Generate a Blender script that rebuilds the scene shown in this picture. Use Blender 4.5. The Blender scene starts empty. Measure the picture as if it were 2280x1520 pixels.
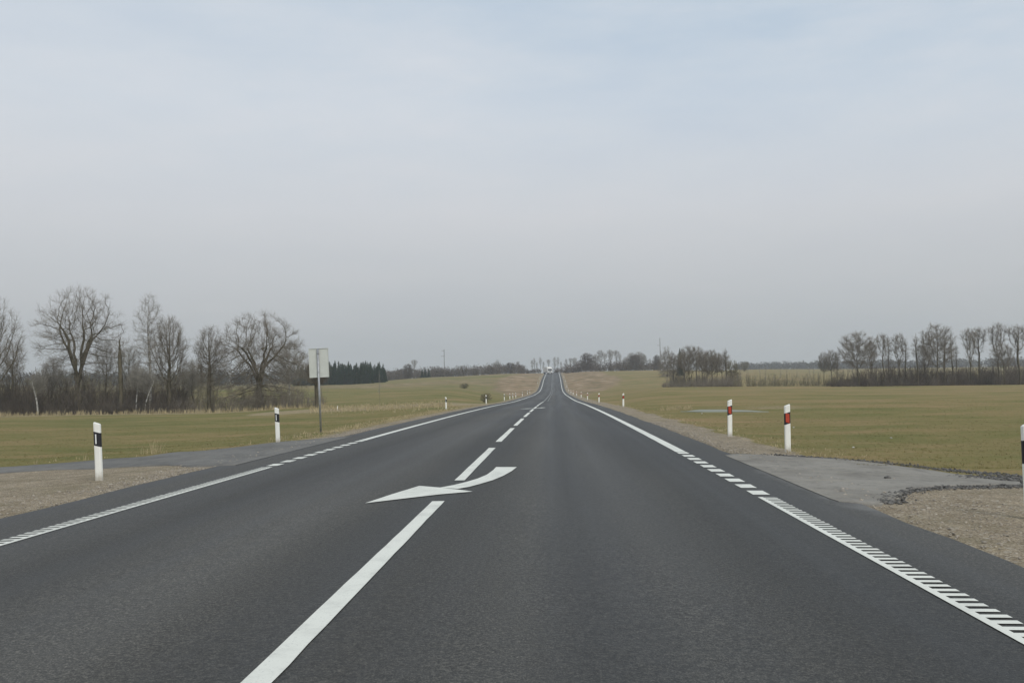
import bpy, bmesh, math, random
import numpy as np
from mathutils import Vector, Matrix, Euler

scene = bpy.context.scene
COL = scene.collection
R = math.radians
rng = np.random.default_rng(7)

# ------------------------------------------------------------------ camera
F_PX, CX, CY = 2217.0, 1140.0, 760.0           # photograph 2280 x 1520
H_EYE = 1.34
PITCH, YAW, ROLL = R(2.369), R(2.436), R(-1.0)
cam_rot = (Matrix.Rotation(YAW, 3, 'Z') @ Matrix.Rotation(math.pi/2 + PITCH, 3, 'X')
           @ Matrix.Rotation(ROLL, 3, 'Z'))
cd = bpy.data.cameras.new('camera')
cam = bpy.data.objects.new('camera', cd)
COL.objects.link(cam)
cam.matrix_world = Matrix.Translation((0, 0, H_EYE)) @ cam_rot.to_4x4()
cd.sensor_width = 36.0
cd.lens = F_PX*36.0/2280.0
cd.clip_start = 0.1
cd.clip_end = 20000
scene.camera = cam


def ray(px, py):
    return cam_rot @ Vector(((px-CX)/F_PX, -(py-CY)/F_PX, -1.0))


def at(px, py, D):
    """point of the sight line through a photo pixel at distance D along the road"""
    d = ray(px, py)
    return Vector((0, 0, H_EYE)) + d*(D/d.y)


# ------------------------------------------------------------------ ground height
def pchip(xs, ys):
    xs = np.asarray(xs, float); ys = np.asarray(ys, float)
    h = np.diff(xs); dl = np.diff(ys)/h
    m = np.zeros_like(ys)
    for i in range(1, len(xs)-1):
        if dl[i-1]*dl[i] > 0:
            w1 = 2*h[i]+h[i-1]; w2 = h[i]+2*h[i-1]
            m[i] = (w1+w2)/(w1/dl[i-1]+w2/dl[i])
    m[0] = dl[0]; m[-1] = dl[-1]

    def f(x):
        x = np.clip(np.asarray(x, float), xs[0], xs[-1])
        k = np.clip(np.searchsorted(xs, x)-1, 0, len(xs)-2)
        t = (x-xs[k])/h[k]
        return ((2*t**3-3*t**2+1)*ys[k] + (t**3-2*t**2+t)*h[k]*m[k]
                + (-2*t**3+3*t**2)*ys[k+1] + (t**3-t**2)*h[k]*m[k+1])
    return f


P = pchip([-60, 0, 20, 44, 78, 130, 200, 262, 320, 360, 390, 457, 573, 665, 720, 800, 1000, 4000],
          [0.1, 0, -.06, -.19, -.48, -1.05, -1.5, -1.8, -1.78, -1.3, -.5, 2.3, 5.6, 7.5, 7.9, 7.7, 6.2, 12])
XC, XL, XR = -1.39, -6.35, 3.45               # crown, pavement edges
LINE_L, LINE_R = -5.12, 2.41                  # inner edges of the edge lines

DS = [0, 20, 40, 70, 100, 125, 160, 200, 240, 300, 400, 500, 600, 750, 1000, 1500, 4000]
COLS = {
 -1300: [-.3,-.4,-.6,-1.0,-1.4,-1.7,-1.9,-1.5,-1,0,1,2,3,5,8,12,20],
 -800: [-.3,-.4,-.6,-1,-1.4,-1.65,-1.6,-.4,.8,.7,.8,1.2,2,3.4,6,10,20],
 -500: [-.3,-.4,-.6,-.85,-1.05,-1.15,-1.0,-.3,.5,.4,1.0,2.0,2.4,3,5,8,18],
 -240: [-.3,-.4,-.5,-.7,-.8,-.8,-.6,-.2,0,0,1.8,4.3,5.6,5.5,5,6,15],
 -100: [-.25,-.35,-.5,-.7,-.9,-1,-1.1,-1.2,-1.3,-1.3,.8,4.6,6.8,7.5,7,6,12],
 100: [-.2,-.3,-.4,-.7,-.9,-1,-1.1,-1.2,-1.2,-1.2,1.0,4.5,7.3,8,8,8,14],
 250: [-.2,-.3,-.4,-.5,-.6,-.6,-.5,-.45,-.4,-.6,2,5,7.3,8,8,10,16],
 450: [-.2,-.3,-.4,-.5,-.6,-.65,-.65,-.62,-.6,-.8,1,3.2,5.5,8,10,12,20],
 700: [-.2,-.3,-.4,-.5,-.7,-.8,-.9,-1,-1,-1.4,0,1.5,3,6,9,12,20],
 1100: [-.2,-.3,-.45,-.6,-.8,-.9,-1,-1.1,-1.2,-1.6,-.5,1,2,4,8,12,20],
}
CK = np.array(sorted(COLS))
CF = [pchip(DS, COLS[k]) for k in CK]


def sstep(t):
    t = np.clip(t, 0, 1)
    return t*t*(3-2*t)


def vnoise(x, y, seed=0):
    """smooth value noise, numpy"""
    xi = np.floor(x).astype(np.int64); yi = np.floor(y).astype(np.int64)
    fx = sstep(x-xi); fy = sstep(y-yi)

    def hsh(a, b):
        n = (a*374761393 + b*668265263 + seed*1442695041) & 0x7fffffff
        n = ((n ^ (n >> 13))*1274126177) & 0x7fffffff
        return ((n ^ (n >> 16)) & 0xffff)/65535.0
    return ((hsh(xi, yi)*(1-fx)+hsh(xi+1, yi)*fx)*(1-fy)
            + (hsh(xi, yi+1)*(1-fx)+hsh(xi+1, yi+1)*fx)*fy)


def field_z(x, y):
    yy = np.maximum(y, 1.0)
    c = np.clip(x/yy*F_PX, CK[0], CK[-1])
    vals = np.array([f(y) for f in CF])
    k = np.clip(np.searchsorted(CK, c)-1, 0, len(CK)-2)
    t = sstep((c-CK[k])/(CK[k+1]-CK[k]))
    idx = np.arange(len(c))
    return vals[k, idx]*(1-t) + vals[k+1, idx]*t


def road_z(x, y):
    return P(y) - 0.015*np.abs(x-XC)


def Zv(x, y):
    x = np.atleast_1d(np.asarray(x, float)); y = np.atleast_1d(np.asarray(y, float))
    d = np.maximum(np.maximum(x-XR, XL-x), 0.0)
    rz = road_z(np.clip(x, XL, XR), y) - 0.035*np.minimum(d, 3)
    fz = field_z(x, y)
    wd = np.where(y > 150, 14.0, 7.0)
    w = sstep((d-1.0)/wd)
    z = rz*(1-w) + fz*w
    z = z + np.clip(d-0.4, 0, 1)*((vnoise(x*.8, y*.8, 3)-.5)*.05 + (vnoise(x*.13, y*.13, 5)-.5)*.10*np.clip(d/8, 0, 1))
    return z - np.where(d <= 0.02, np.interp(y, [25, 60, 400], [.025, .06, .25]), 0.008*np.clip(1-d, 0, 1))


def Z(x, y):
    return float(Zv(x, y)[0])


def Zr(x, y):
    """top of whatever one walks on"""
    if XL < x < XR:
        return float(road_z(np.array([x]), np.array([y]))[0])
    return Z(x, y)


def ground(px, py, far=400.0):
    d = ray(px, py); d = d/d.y
    ys = np.concatenate([np.arange(2, 60, .05), np.arange(60, far, .25)])
    xs = d.x*ys; rz = H_EYE + d.z*ys
    gz = np.where((xs > XL) & (xs < XR), road_z(xs, ys), Zv(xs, ys))
    k = np.nonzero(rz <= gz)[0]
    i = k[0] if len(k) else len(ys)-1
    return Vector((xs[i], ys[i], gz[i]))


def on_road(px, py):
    """photo pixel -> point on the carriageway surface"""
    d = ray(px, py); d = d/d.y
    ys = np.arange(2, 400, .01)
    xs = d.x*ys
    rz = H_EYE + d.z*ys
    k = np.nonzero(rz <= road_z(xs, ys))[0]
    i = k[0] if len(k) else len(ys)-1
    return float(xs[i]), float(ys[i])


# ------------------------------------------------------------------ object helpers
def tag(o, label=None, cat=None, group=None, kind=None):
    if label: o['label'] = label
    if cat: o['category'] = cat
    if group: o['group'] = group
    if kind: o['kind'] = kind
    return o


def root(name, loc, label, cat, group=None, rz=0.0):
    o = bpy.data.objects.new(name, None)
    COL.objects.link(o)
    o.location = loc
    o.rotation_euler = (0, 0, rz)
    o.empty_display_size = 0.2
    return tag(o, label, cat, group)


def link(name, me, mat, parent=None):
    if mat is not None and len(me.materials) == 0:
        me.materials.append(mat)
    o = bpy.data.objects.new(name, me)
    COL.objects.link(o)
    if parent is not None:
        o.parent = parent
    return o


def mesh_np(name, V, Fa, smooth=False):
    """V (n,3); Fa list of (m,k) int arrays"""
    me = bpy.data.meshes.new(name)
    V = np.asarray(V, np.float32)
    if not isinstance(Fa, list):
        Fa = [Fa]
    me.vertices.add(len(V)); me.vertices.foreach_set('co', V.ravel())
    loops = np.concatenate([f.ravel() for f in Fa]).astype(np.int32)
    sizes = np.concatenate([np.full(len(f), f.shape[1]) for f in Fa]).astype(np.int32)
    starts = np.concatenate([[0], np.cumsum(sizes)[:-1]]).astype(np.int32)
    me.loops.add(len(loops)); me.loops.foreach_set('vertex_index', loops)
    me.polygons.add(len(sizes))
    me.polygons.foreach_set('loop_start', starts)
    me.polygons.foreach_set('loop_total', sizes)
    if smooth:
        me.polygons.foreach_set('use_smooth', np.ones(len(sizes), bool))
    me.update(calc_edges=True)
    me.validate()
    return me


def copy_tree(o, parent=None):
    c = o.copy()
    COL.objects.link(c)
    if parent is not None:
        c.parent = parent
    for ch in list(o.children):
        copy_tree(ch, c)
    return c


class MB:
    """collects simple solids into one mesh"""
    def __init__(s):
        s.bm = bmesh.new()

    def box(s, c, size, rot=None, bevel=0.0):
        b = bmesh.new()
        bmesh.ops.create_cube(b, size=1.0)
        bmesh.ops.scale(b, vec=size, verts=b.verts)
        if bevel:
            bmesh.ops.bevel(b, geom=b.edges[:], offset=bevel, segments=2, affect='EDGES', profile=.5)
        M = Matrix.Translation(c) @ (rot.to_matrix().to_4x4() if rot else Matrix.Identity(4))
        bmesh.ops.transform(b, matrix=M, verts=b.verts)
        s._add(b); return s

    def tube(s, p0, p1, r0, r1=None, n=10):
        r1 = r0 if r1 is None else r1
        p0 = Vector(p0); p1 = Vector(p1)
        b = bmesh.new()
        bmesh.ops.create_cone(b, cap_ends=True, segments=n, radius1=r0, radius2=r1, depth=(p1-p0).length)
        q = (p1-p0).to_track_quat('Z', 'Y')
        bmesh.ops.transform(b, matrix=Matrix.Translation((p0+p1)/2) @ q.to_matrix().to_4x4(), verts=b.verts)
        s._add(b); return s

    def prism(s, pts, axis, lo, hi):
        """closed 2-D outline extruded along an axis (0,1,2)"""
        b = bmesh.new()
        def mk(p, h):
            q = [p[0], p[1]]; q.insert(axis, h); return q
        v0 = [b.verts.new(mk(p, lo)) for p in pts]; v1 = [b.verts.new(mk(p, hi)) for p in pts]
        n = len(pts)
        b.faces.new(v0[::-1]); b.faces.new(v1)
        for i in range(n):
            b.faces.new((v0[i], v0[(i+1) % n], v1[(i+1) % n], v1[i]))
        bmesh.ops.recalc_face_normals(b, faces=b.faces)
        s._add(b); return s

    def _add(s, b):
        me = bpy.data.meshes.new('tmp'); b.to_mesh(me); b.free()
        s.bm.from_mesh(me); bpy.data.meshes.remove(me)

    def build(s, name, mat, parent=None, smooth=False):
        me = bpy.data.meshes.new(name); s.bm.to_mesh(me); s.bm.free()
        if smooth:
            for p in me.polygons: p.use_smooth = True
        return link(name, me, mat, parent)


# ------------------------------------------------------------------ materials
class NT:
    def __init__(s, name, rough=.8, spec=.3):
        m = bpy.data.materials.new(name); m.use_nodes = True
        s.m = m; s.t = m.node_tree; s.b = s.t.nodes['Principled BSDF']
        s.b.inputs['Roughness'].default_value = rough
        s.b.inputs['Specular IOR Level'].default_value = spec

    def n(s, typ, **kw):
        nd = s.t.nodes.new(typ)
        for k, v in kw.items(): setattr(nd, k, v)
        return nd

    def l(s, a, b): s.t.links.new(a, b)

    def coords(s, kind='Object', scale=(1, 1, 1)):
        tc = s.n('ShaderNodeTexCoord'); mp = s.n('ShaderNodeMapping')
        mp.inputs['Scale'].default_value = scale
        s.l(tc.outputs[kind], mp.inputs['Vector'])
        return mp.outputs[0]

    def noise(s, scale, detail=3, rough=.55, vec=None, dist=0):
        nd = s.n('ShaderNodeTexNoise')
        nd.inputs['Scale'].default_value = scale
        nd.inputs['Detail'].default_value = detail
        nd.inputs['Roughness'].default_value = rough
        nd.inputs['Distortion'].default_value = dist
        if vec is not None: s.l(vec, nd.inputs['Vector'])
        return nd.outputs['Fac']

    def ramp(s, fac, stops):
        r = s.n('ShaderNodeValToRGB')
        e = r.color_ramp.elements
        while len(e) > 1: e.remove(e[-1])
        e[0].position = stops[0][0]; e[0].color = (*stops[0][1], 1)
        for p, c in stops[1:]:
            x = e.new(p); x.color = (*c, 1)
        s.l(fac, r.inputs[0])
        return r.outputs[0]

    def mix(s, fac, a, b, mode='MIX'):
        m = s.n('ShaderNodeMix', data_type='RGBA', blend_type=mode)
        for inp, v in ((m.inputs[0], fac), (m.inputs[6], a), (m.inputs[7], b)):
            if hasattr(v, 'is_linked') or hasattr(v, 'links'): s.l(v, inp)
            elif isinstance(v, (int, float)): inp.default_value = v
            else: inp.default_value = (*v, 1)
        return m.outputs[2]

    def math(s, op, a, b=0.0, clamp=False):
        m = s.n('ShaderNodeMath', operation=op); m.use_clamp = clamp
        for i, v in enumerate((a, b)):
            if isinstance(v, (int, float)): m.inputs[i].default_value = v
            else: s.l(v, m.inputs[i])
        return m.outputs[0]

    def maprange(s, v, a, b, lo=0.0, hi=1.0):
        m = s.n('ShaderNodeMapRange'); m.inputs[1].default_value = a; m.inputs[2].default_value = b
        m.inputs[3].default_value = lo; m.inputs[4].default_value = hi
        s.l(v, m.inputs[0]); return m.outputs[0]

    def color(s, c):
        if isinstance(c, tuple): s.b.inputs['Base Color'].default_value = (*c, 1)
        else: s.l(c, s.b.inputs['Base Color'])

    def bump(s, h, strength=.4, dist=.02):
        b = s.n('ShaderNodeBump'); b.inputs['Strength'].default_value = strength
        b.inputs['Distance'].default_value = dist
        s.l(h, b.inputs['Height']); s.l(b.outputs[0], s.b.inputs['Normal'])


def plain(name, c, rough=.6, spec=.3, var=.12, scale=6.0, metal=0.0):
    m = NT(name, rough, spec)
    v = m.coords('Object')
    n = m.noise(scale, 4, .6, v)
    lo = tuple(x*(1-var) for x in c); hi = tuple(min(1, x*(1+var)) for x in c)
    m.color(m.ramp(n, [(.3, lo), (.7, hi)]))
    m.b.inputs['Metallic'].default_value = metal
    return m.m


def mat_asphalt():
    m = NT('asphalt', .72, .32)
    v = m.coords('Object')
    f1 = m.noise(95, 2, .8, v); f2 = m.noise(34, 3, .7, v)
    fine = m.math('ADD', m.math('MULTIPLY', f1, .6), m.math('MULTIPLY', f2, .4))
    mid = m.noise(9, 4, .6, v)
    streak = m.noise(1.0, 3, .55, m.coords('Object', (1.1, .018, 1)))
    big = m.noise(.35, 3, .5, m.coords('Object', (1, .22, 1)))
    base = m.ramp(fine, [(.36, (.012, .0115, .010)), (.5, (.043, .0405, .0355)), (.64, (.132, .124, .107))])
    k = m.math('ADD', m.math('MULTIPLY', streak, .55), m.math('MULTIPLY', big, .45))
    tcx = m.n('ShaderNodeTexCoord'); sxx = m.n('ShaderNodeSeparateXYZ'); m.l(tcx.outputs['Object'], sxx.inputs[0])
    wv = m.math('ADD', sxx.outputs[0], m.math('MULTIPLY', m.math('SUBTRACT', m.noise(.8, 2, .5, m.coords('Object', (.4, .06, 1))), .5), .9))
    px_ = m.maprange(wv, XL, XR)
    W_ = lambda x, g: ((x-XL)/(XR-XL), (g, g, g*.99))
    wear = m.ramp(px_, [W_(-6.35, 1.05), W_(-5.3, 1.05), W_(-4.8, .95), W_(-4.0, .66), W_(-3.2, 1.12), W_(-2.5, 1.28), W_(-1.8, .70), W_(-1.0, .78), W_(-.35, 1.3), W_(.1, .76), W_(.7, 1.2), W_(1.5, .72), W_(2.3, .76), W_(2.8, .95), W_(3.45, 1.05)])
    tone = m.ramp(k, [(.40, (.80, .80, .80)), (.5, (1.0, 1.0, .99)), (.60, (1.25, 1.24, 1.21))])
    c = m.mix(1.0, m.mix(1.0, base, tone, 'MULTIPLY'), wear, 'MULTIPLY')
    # dust carried onto the pavement from the crossing
    dx_ = m.maprange(sxx.outputs[0], 2.75, 3.5)
    dy_ = m.math('MULTIPLY', m.maprange(sxx.outputs[1], 9.2, 11.0), m.maprange(sxx.outputs[1], 20.0, 16.0))
    du = m.math('ADD', m.math('MULTIPLY', dx_, dy_), m.math('MULTIPLY', m.math('SUBTRACT', m.noise(1.5, 5, .65, v), .5), .9))
    dustc = m.ramp(m.noise(3, 4, .6, v), [(.3, (.13, .126, .117)), (.7, (.20, .194, .18))])
    c = m.mix(m.maprange(mid, .35, .75, 0, .25), c, (.06, .06, .058))
    c = m.mix(m.math('MULTIPLY', m.maprange(du, .45, .95), .85), c, dustc)
    m.color(c)
    m.bump(fine, .55, .012)
    rr = m.ramp(streak, [(.35, (.56,)*3), (.65, (.70,)*3)])
    m.l(rr, m.b.inputs['Roughness'])
    return m.m


def mat_dusty(name, lo, hi, patchy=(.10, .10, .10)):
    m = NT(name, .9, .15)
    v = m.coords('Object')
    fine = m.noise(70, 3, .7, v); big = m.noise(.9, 5, .65, m.coords('Object', (1, .6, 1)))
    c = m.ramp(big, [(.3, lo), (.55, hi), (.75, tuple(x*1.12 for x in hi))])
    c = m.mix(m.maprange(fine, .45, .75, 0, .35), c, patchy)
    spot_ = m.noise(5.5, 6, .75, m.coords('Object', (1, .8, 1)))
    c = m.mix(m.maprange(spot_, .52, .66, 0, .55), c, tuple(x*.62 for x in lo))
    c = m.mix(m.maprange(m.noise(2.3, 6, .7, m.coords('Object', (.5, 1.6, 1))), .54, .66, 0, .5), c, (hi[0]*1.18, hi[1]*1.12, hi[2]*1.0))
    m.color(c); m.bump(fine, .4, .01)
    return m.m


def mat_paint(name='road_paint', c=(.70, .70, .63)):
    m = NT(name, .75, .25)
    v = m.coords('Object')
    a = m.noise(3, 5, .7, v); b = m.noise(60, 3, .7, v)
    col = m.ramp(a, [(.25, tuple(x*.80 for x in c)), (.5, c), (.8, tuple(x*1.04 for x in c))])
    col = m.mix(m.maprange(b, .58, .78, 0, .6), col, (.2, .2, .19))
    col = m.mix(m.maprange(m.noise(1.1, 5, .7, m.coords('Object', (1.5, .5, 1))), .52, .72, 0, .35), col, (.36, .36, .33))
    m.color(col)
    return m.m


def mat_terrain():
    m = NT('field', .95, .1)
    v = m.coords('Object')
    att = m.n('ShaderNodeAttribute', attribute_name='zones')
    sep = m.n('ShaderNodeSeparateColor'); m.l(att.outputs['Color'], sep.inputs[0])
    grav, straw, dirt = sep.outputs[0], sep.outputs[1], sep.outputs[2]
    n1 = m.noise(.06, 6, .68, m.coords('Object', (.8, 1.15, 1)))
    n2 = m.noise(.55, 5, .65, m.coords('Object', (.55, 1.2, 1)))
    n3 = m.noise(7, 4, .7, v)
    n4 = m.noise(34, 3, .75, v)
    mixn = m.math('ADD', m.math('MULTIPLY', n1, .48), m.math('ADD', m.math('MULTIPLY', n2, .30), m.math('MULTIPLY', n3, .22)))
    tcg = m.n('ShaderNodeTexCoord'); sxg = m.n('ShaderNodeSeparateXYZ'); m.l(tcg.outputs['Object'], sxg.inputs[0])
    mixn = m.math('ADD', mixn, m.maprange(sxg.outputs[0], -25, 25, -.010, .032))
    grass = m.ramp(mixn, [(.40, (.100, .116, .034)), (.46, (.155, .148, .047)), (.525, (.225, .178, .073)), (.60, (.31, .21, .110))])
    grass = m.mix(m.maprange(n4, .42, .75, 0, .45), grass, (.085, .088, .032))
    grass = m.mix(m.maprange(n4, .58, .30, 0, .35), grass, (.30, .26, .13))
    # gravel
    vor = m.n('ShaderNodeTexVoronoi'); vor.inputs['Scale'].default_value = 62; m.l(v, vor.inputs['Vector'])
    vsep = m.n('ShaderNodeSeparateColor'); m.l(vor.outputs['Color'], vsep.inputs[0])
    gcol = m.ramp(vsep.outputs[0], [(.0, (.165, .134, .096)), (.4, (.292, .243, .178)), (.75, (.365, .310, .235)), (1, (.50, .45, .37))])
    g2 = m.ramp(m.noise(1.6, 5, .7, v), [(.3, (.70, .66, .58)), (.55, (1, .98, .93)), (.75, (1.22, 1.15, 1.0))])
    gcol = m.mix(1.0, gcol, g2, 'MULTIPLY')
    vor2 = m.n('ShaderNodeTexVoronoi'); vor2.inputs['Scale'].default_value = 21; m.l(v, vor2.inputs['Vector'])
    v2s = m.n('ShaderNodeSeparateColor'); m.l(vor2.outputs['Color'], v2s.inputs[0])
    gcol = m.mix(m.math('MULTIPLY', m.maprange(v2s.outputs[1], .72, .78), m.maprange(vor2.outputs['Distance'], .55, .35)), gcol, m.ramp(v2s.outputs[2], [(0, (.12, .10, .075)), (.5, (.30, .26, .20)), (1, (.52, .48, .41))]))
    gcol = m.mix(m.maprange(n4, .5, .72, 0, .55), gcol, (.12, .098, .07))
    gcol = m.mix(m.maprange(m.noise(.7, 5, .7, v), .5, .68, 0, .6), gcol, (.17, .145, .085))
    strawc = m.ramp(m.noise(3.2, 5, .7, m.coords('Object', (1, .5, 1))), [(.3, (.19, .15, .085)), (.55, (.31, .25, .15)), (.75, (.40, .33, .21))])
    dirtc = m.ramp(m.noise(.16, 5, .65, v), [(.36, (.13, .115, .058)), (.48, (.225, .165, .092)), (.56, (.29, .205, .125)), (.66, (.42, .33, .225))])

    def edge(msk, w=.5):
        k = m.math('ADD', msk, m.math('MULTIPLY', m.math('SUBTRACT', m.math('ADD', m.math('MULTIPLY', n3, .6), m.math('MULTIPLY', n2, .4)), .5), w*2.2))
        return m.maprange(k, .38, .62)
    c = m.mix(edge(dirt, .5), grass, dirtc)
    c = m.mix(edge(straw, .5), c, strawc)
    c = m.mix(edge(grav, .35), c, gcol)
    m.color(c)
    hh = m.math('ADD', m.math('MULTIPLY', n3, .7), m.math('MULTIPLY', n4, .5))
    m.bump(hh, .7, .07)
    return m.m


def mat_bark(name, lo, hi, scale=3.0):
    m = NT(name, .95, .1)
    v = m.coords('Object', (1, 1, .35))
    n = m.noise(scale, 4, .65, v)
    m.color(m.ramp(n, [(.35, lo), (.65, hi)]))
    return m.m


def mat_birch():
    m = NT('birch_bark', .8, .2)
    n = m.noise(2.2, 5, .7, m.coords('Object', (1, 1, 2.4)))
    m.color(m.ramp(n, [(.40, (.09, .085, .075)), (.50, (.36, .35, .32)), (.7, (.50, .49, .45))]))
    return m.m


M_ASPH = mat_asphalt()
M_TRACK = mat_dusty('track_asphalt', (.118, .115, .107), (.178, .172, .158))
M_APRON = mat_dusty('dusty_asphalt', (.165, .153, .132), (.262, .246, .215), (.19, .172, .145))
M_PAINT = mat_paint()
M_PAINT_OLD = mat_paint('worn_road_paint', (.30, .30, .28))
M_FIELD = mat_terrain()
M_BARK = mat_bark('grey_bark', (.078, .068, .046), (.150, .132, .094))
M_TWIG = mat_bark('twigs', (.155, .134, .106), (.26, .232, .188), 1.2)
M_TWIG_PALE = mat_bark('pale_twigs', (.23, .215, .185), (.35, .33, .29), 1.2)
M_TWIG_DARK = mat_bark('dark_twigs', (.080, .068, .058), (.150, .128, .106), .9)
M_TWIG_OLIVE = mat_bark('olive_twigs', (.15, .135, .085), (.235, .21, .14), .9)
M_BIRCH = mat_birch()
M_SPRUCE = mat_bark('spruce_needles', (.008, .028, .014), (.027, .066, .027), 2.0)
M_WOOD = mat_bark('far_wood', (.040, .042, .038), (.075, .073, .064), .3)
M_WHITE = plain('white_plastic', (.86, .86, .80), .45, .4, .05, 9)
mp_ = NT('post_plastic', .45, .4)
tc_ = mp_.n('ShaderNodeTexCoord'); sz_ = mp_.n('ShaderNodeSeparateXYZ'); mp_.l(tc_.outputs['Object'], sz_.inputs[0])
k_ = mp_.math('ADD', mp_.maprange(sz_.outputs[2], .0, .22, .75, 0), mp_.math('MULTIPLY', mp_.math('SUBTRACT', mp_.noise(14, 5, .7, mp_.coords('Object', (1, 1, .5))), .5), .9))
mp_.color(mp_.mix(mp_.maprange(k_, .18, .7, 0, .7), mp_.mix(mp_.maprange(mp_.noise(9, 4, .6, mp_.coords('Object', (2, 2, .4))), .4, .75, 0, .3), (.86, .86, .80), (.62, .60, .53)), (.30, .26, .20)))
M_POST = mp_.m
M_BLACK = plain('black_band', (.018, .018, .022), .5, .4, .2, 9)
M_REFW = plain('white_reflector', (.78, .80, .78), .25, .6, .05, 40)
M_REFR = plain('red_reflector', (.46, .060, .030), .25, .6, .15, 40)
M_GALV = plain('galvanised_steel', (.36, .37, .38), .5, .5, .18, 12, .55)
M_PLATE = plain('sign_back', (.60, .62, .575), .5, .5, .06, 4, .15)
M_POLE = plain('weathered_pole', (.12, .105, .09), .9, .1, .25, 3)
M_CERAMIC = plain('insulator', (.10, .085, .07), .4, .4, .1, 3)
M_TRUCK = plain('white_lorry_paint', (.78, .78, .75), .35, .5, .05, 1)
M_GLASS = plain('dark_windscreen', (.03, .033, .036), .12, .6, .1, 1)
M_TYRE = plain('tyre_rubber', (.02, .02, .02), .9, .2, .2, 4)
M_LAMP = plain('headlight_glass', (.75, .76, .72), .15, .6, .05, 6)
M_STONE = plain('pebbles', (.31, .275, .225), .9, .2, .45, 11)
M_CHIP = plain('asphalt_chips', (.115, .110, .102), .9, .2, .8, 9)
M_PALE = plain('pale_stone', (.48, .46, .41), .9, .2, .15, 20)
M_DRY = plain('dry_grass', (.40, .335, .205), .95, .1, .3, 2)
M_GREEN = plain('short_grass', (.185, .160, .066), .95, .1, .45, .35)
mw = NT('standing_water', .45, .3); mw.color((.19, .195, .135)); M_WATER = mw.m

# ------------------------------------------------------------------ setting: ground
# outline of the side road that joins from the field on the tree side
G = lambda *p: [ground(a, b) for a, b in p]
upper = G((-260, 1062), (-100, 1049), (0, 1041), (200, 1026), (330, 1016), (480, 1001), (600, 987), (660, 981))
lower = G((-260, 1078), (-100, 1064), (0, 1054), (120, 1047), (270, 1041), (370, 1037), (420, 1041))
upper.append(Vector((XL+.3, upper[-1].y+2.0, 0)))
lower.append(Vector((XL+.3, lower[-1].y+.1, 0)))
TUX = np.array([p.x for p in upper]); TUY = np.array([p.y for p in upper])
TLX = np.array([p.x for p in lower]); TLY = np.array([p.y for p in lower])


def past_track(x, y, gap=.2):
    return y > np.interp(x, TUX, TUY)+gap


def before_track(x, y):
    return y < np.interp(x, TLX, TLY)+.8


def zones(x, y):
    """gravel, straw, bare soil amounts"""
    dr = x-XR; dl = XL-x
    wr = np.where(y < 14.0, 8.0, np.where(y < 17, 8-(y-14)*2.2, 1.4)) + .5*(vnoise(y*.5, x*0+1, 11)-.5)
    wr = np.where(y > 60, 1.7, wr)
    g_r = np.where(dr > -.3, sstep((wr-dr)/.7+.5), 0)
    wl = np.where(before_track(x, y) & (y < 40), 30.0, .75)
    g_l = np.where(dl > -.3, sstep((wl-dl)/.7+.5), 0)
    grav = np.maximum(g_r, g_l)
    grav = np.where((y > 330), grav*.6, grav)
    st = np.where(dl > 0, sstep((2.6-dl)/2.0)*np.where(past_track(x, y, 0), .6, 0), 0)
    st = np.maximum(st, np.where((dr > 0), sstep((2.6-dr)/1.5)*.42*(y > 40), 0))
    # reed and straw strip along the field ditch
    yy = np.maximum(y, 1); c = x/yy*F_PX
    band = np.exp(-((y-100-(c+450)*.04)/11.0)**2)*sstep((c+760)/120)*sstep((-70-c)/60)
    st = np.maximum(st, band*.85)
    band2 = np.exp(-((y-113)/3.0)**2)*sstep((c+1500)/50)*sstep((-600-c)/80)
    st = np.maximum(st, band2*.9)
    bandr = np.exp(-((x-13.5)/3.5)**2)*np.exp(-((y-62)/9)**2)
    st = np.maximum(st, bandr*.55)
    # cut banks either side of the climbing road
    e = sstep((y-110)/200)*sstep((690-y)/60)
    wb = np.interp(y, [100, 240, 340, 420], [5, 9, 26, 34])
    dd = np.where(x > 0, sstep((wb-dr)/(wb*.65)), sstep((wb*.9-dl)/(wb*.6)))*(np.maximum(dr, dl) > 0)
    dirt = e*dd*(.46+.72*vnoise(x*.09, y*.022, 21))
    hill = sstep((y-246)/8)*sstep((-60-c)/60)*(.32+.26*vnoise(x*.03, y*.02, 23))
    dirt = np.maximum(dirt, hill*(dl > 4))
    sand = np.exp(-((x+19)/6.5)**2)*np.exp(-((y-480)/60)**2)
    dirt = np.maximum(dirt, sand*.95)
    sand2 = np.exp(-((x-24-(y-420)*.05)/6)**2)*np.exp(-((y-430)/90)**2)
    dirt = np.maximum(dirt, sand2*.75)
    return grav, st, dirt


def grow_axis(start, stop, step, rate):
    a = [start]
    while a[-1] < stop:
        a.append(a[-1]+step); step *= rate
    return np.array(a)


yax = np.concatenate([np.arange(-8, 40, .35), grow_axis(40, 4200, .45, 1.022)])
near_x = np.arange(-16.0, 14.01, .27)
xax = np.concatenate([-grow_axis(16.3, 4200, .4, 1.085)[::-1], near_x, grow_axis(14.4, 4200, .4, 1.085)])
GX, GY = np.meshgrid(xax, yax)
gx, gy = GX.ravel(), GY.ravel()
gz = Zv(gx, gy)
ny, nx = GX.shape
ii = (np.arange(ny-1)[:, None]*nx + np.arange(nx-1)[None, :]).ravel()
quads = np.stack([ii, ii+1, ii+nx+1, ii+nx], 1)
gm = mesh_np('ground', np.stack([gx, gy, gz], 1), quads, True)
gr_, st_, di_ = zones(gx, gy)
ca = gm.color_attributes.new('zones', 'FLOAT_COLOR', 'POINT')
ca.data.foreach_set('color', np.stack([gr_, st_, di_, np.ones_like(gr_)], 1).astype(np.float32).ravel())
tag(link('ground', gm, M_FIELD), 'rolling olive and brown winter fields with gravel verges', None, None, 'structure')

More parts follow.
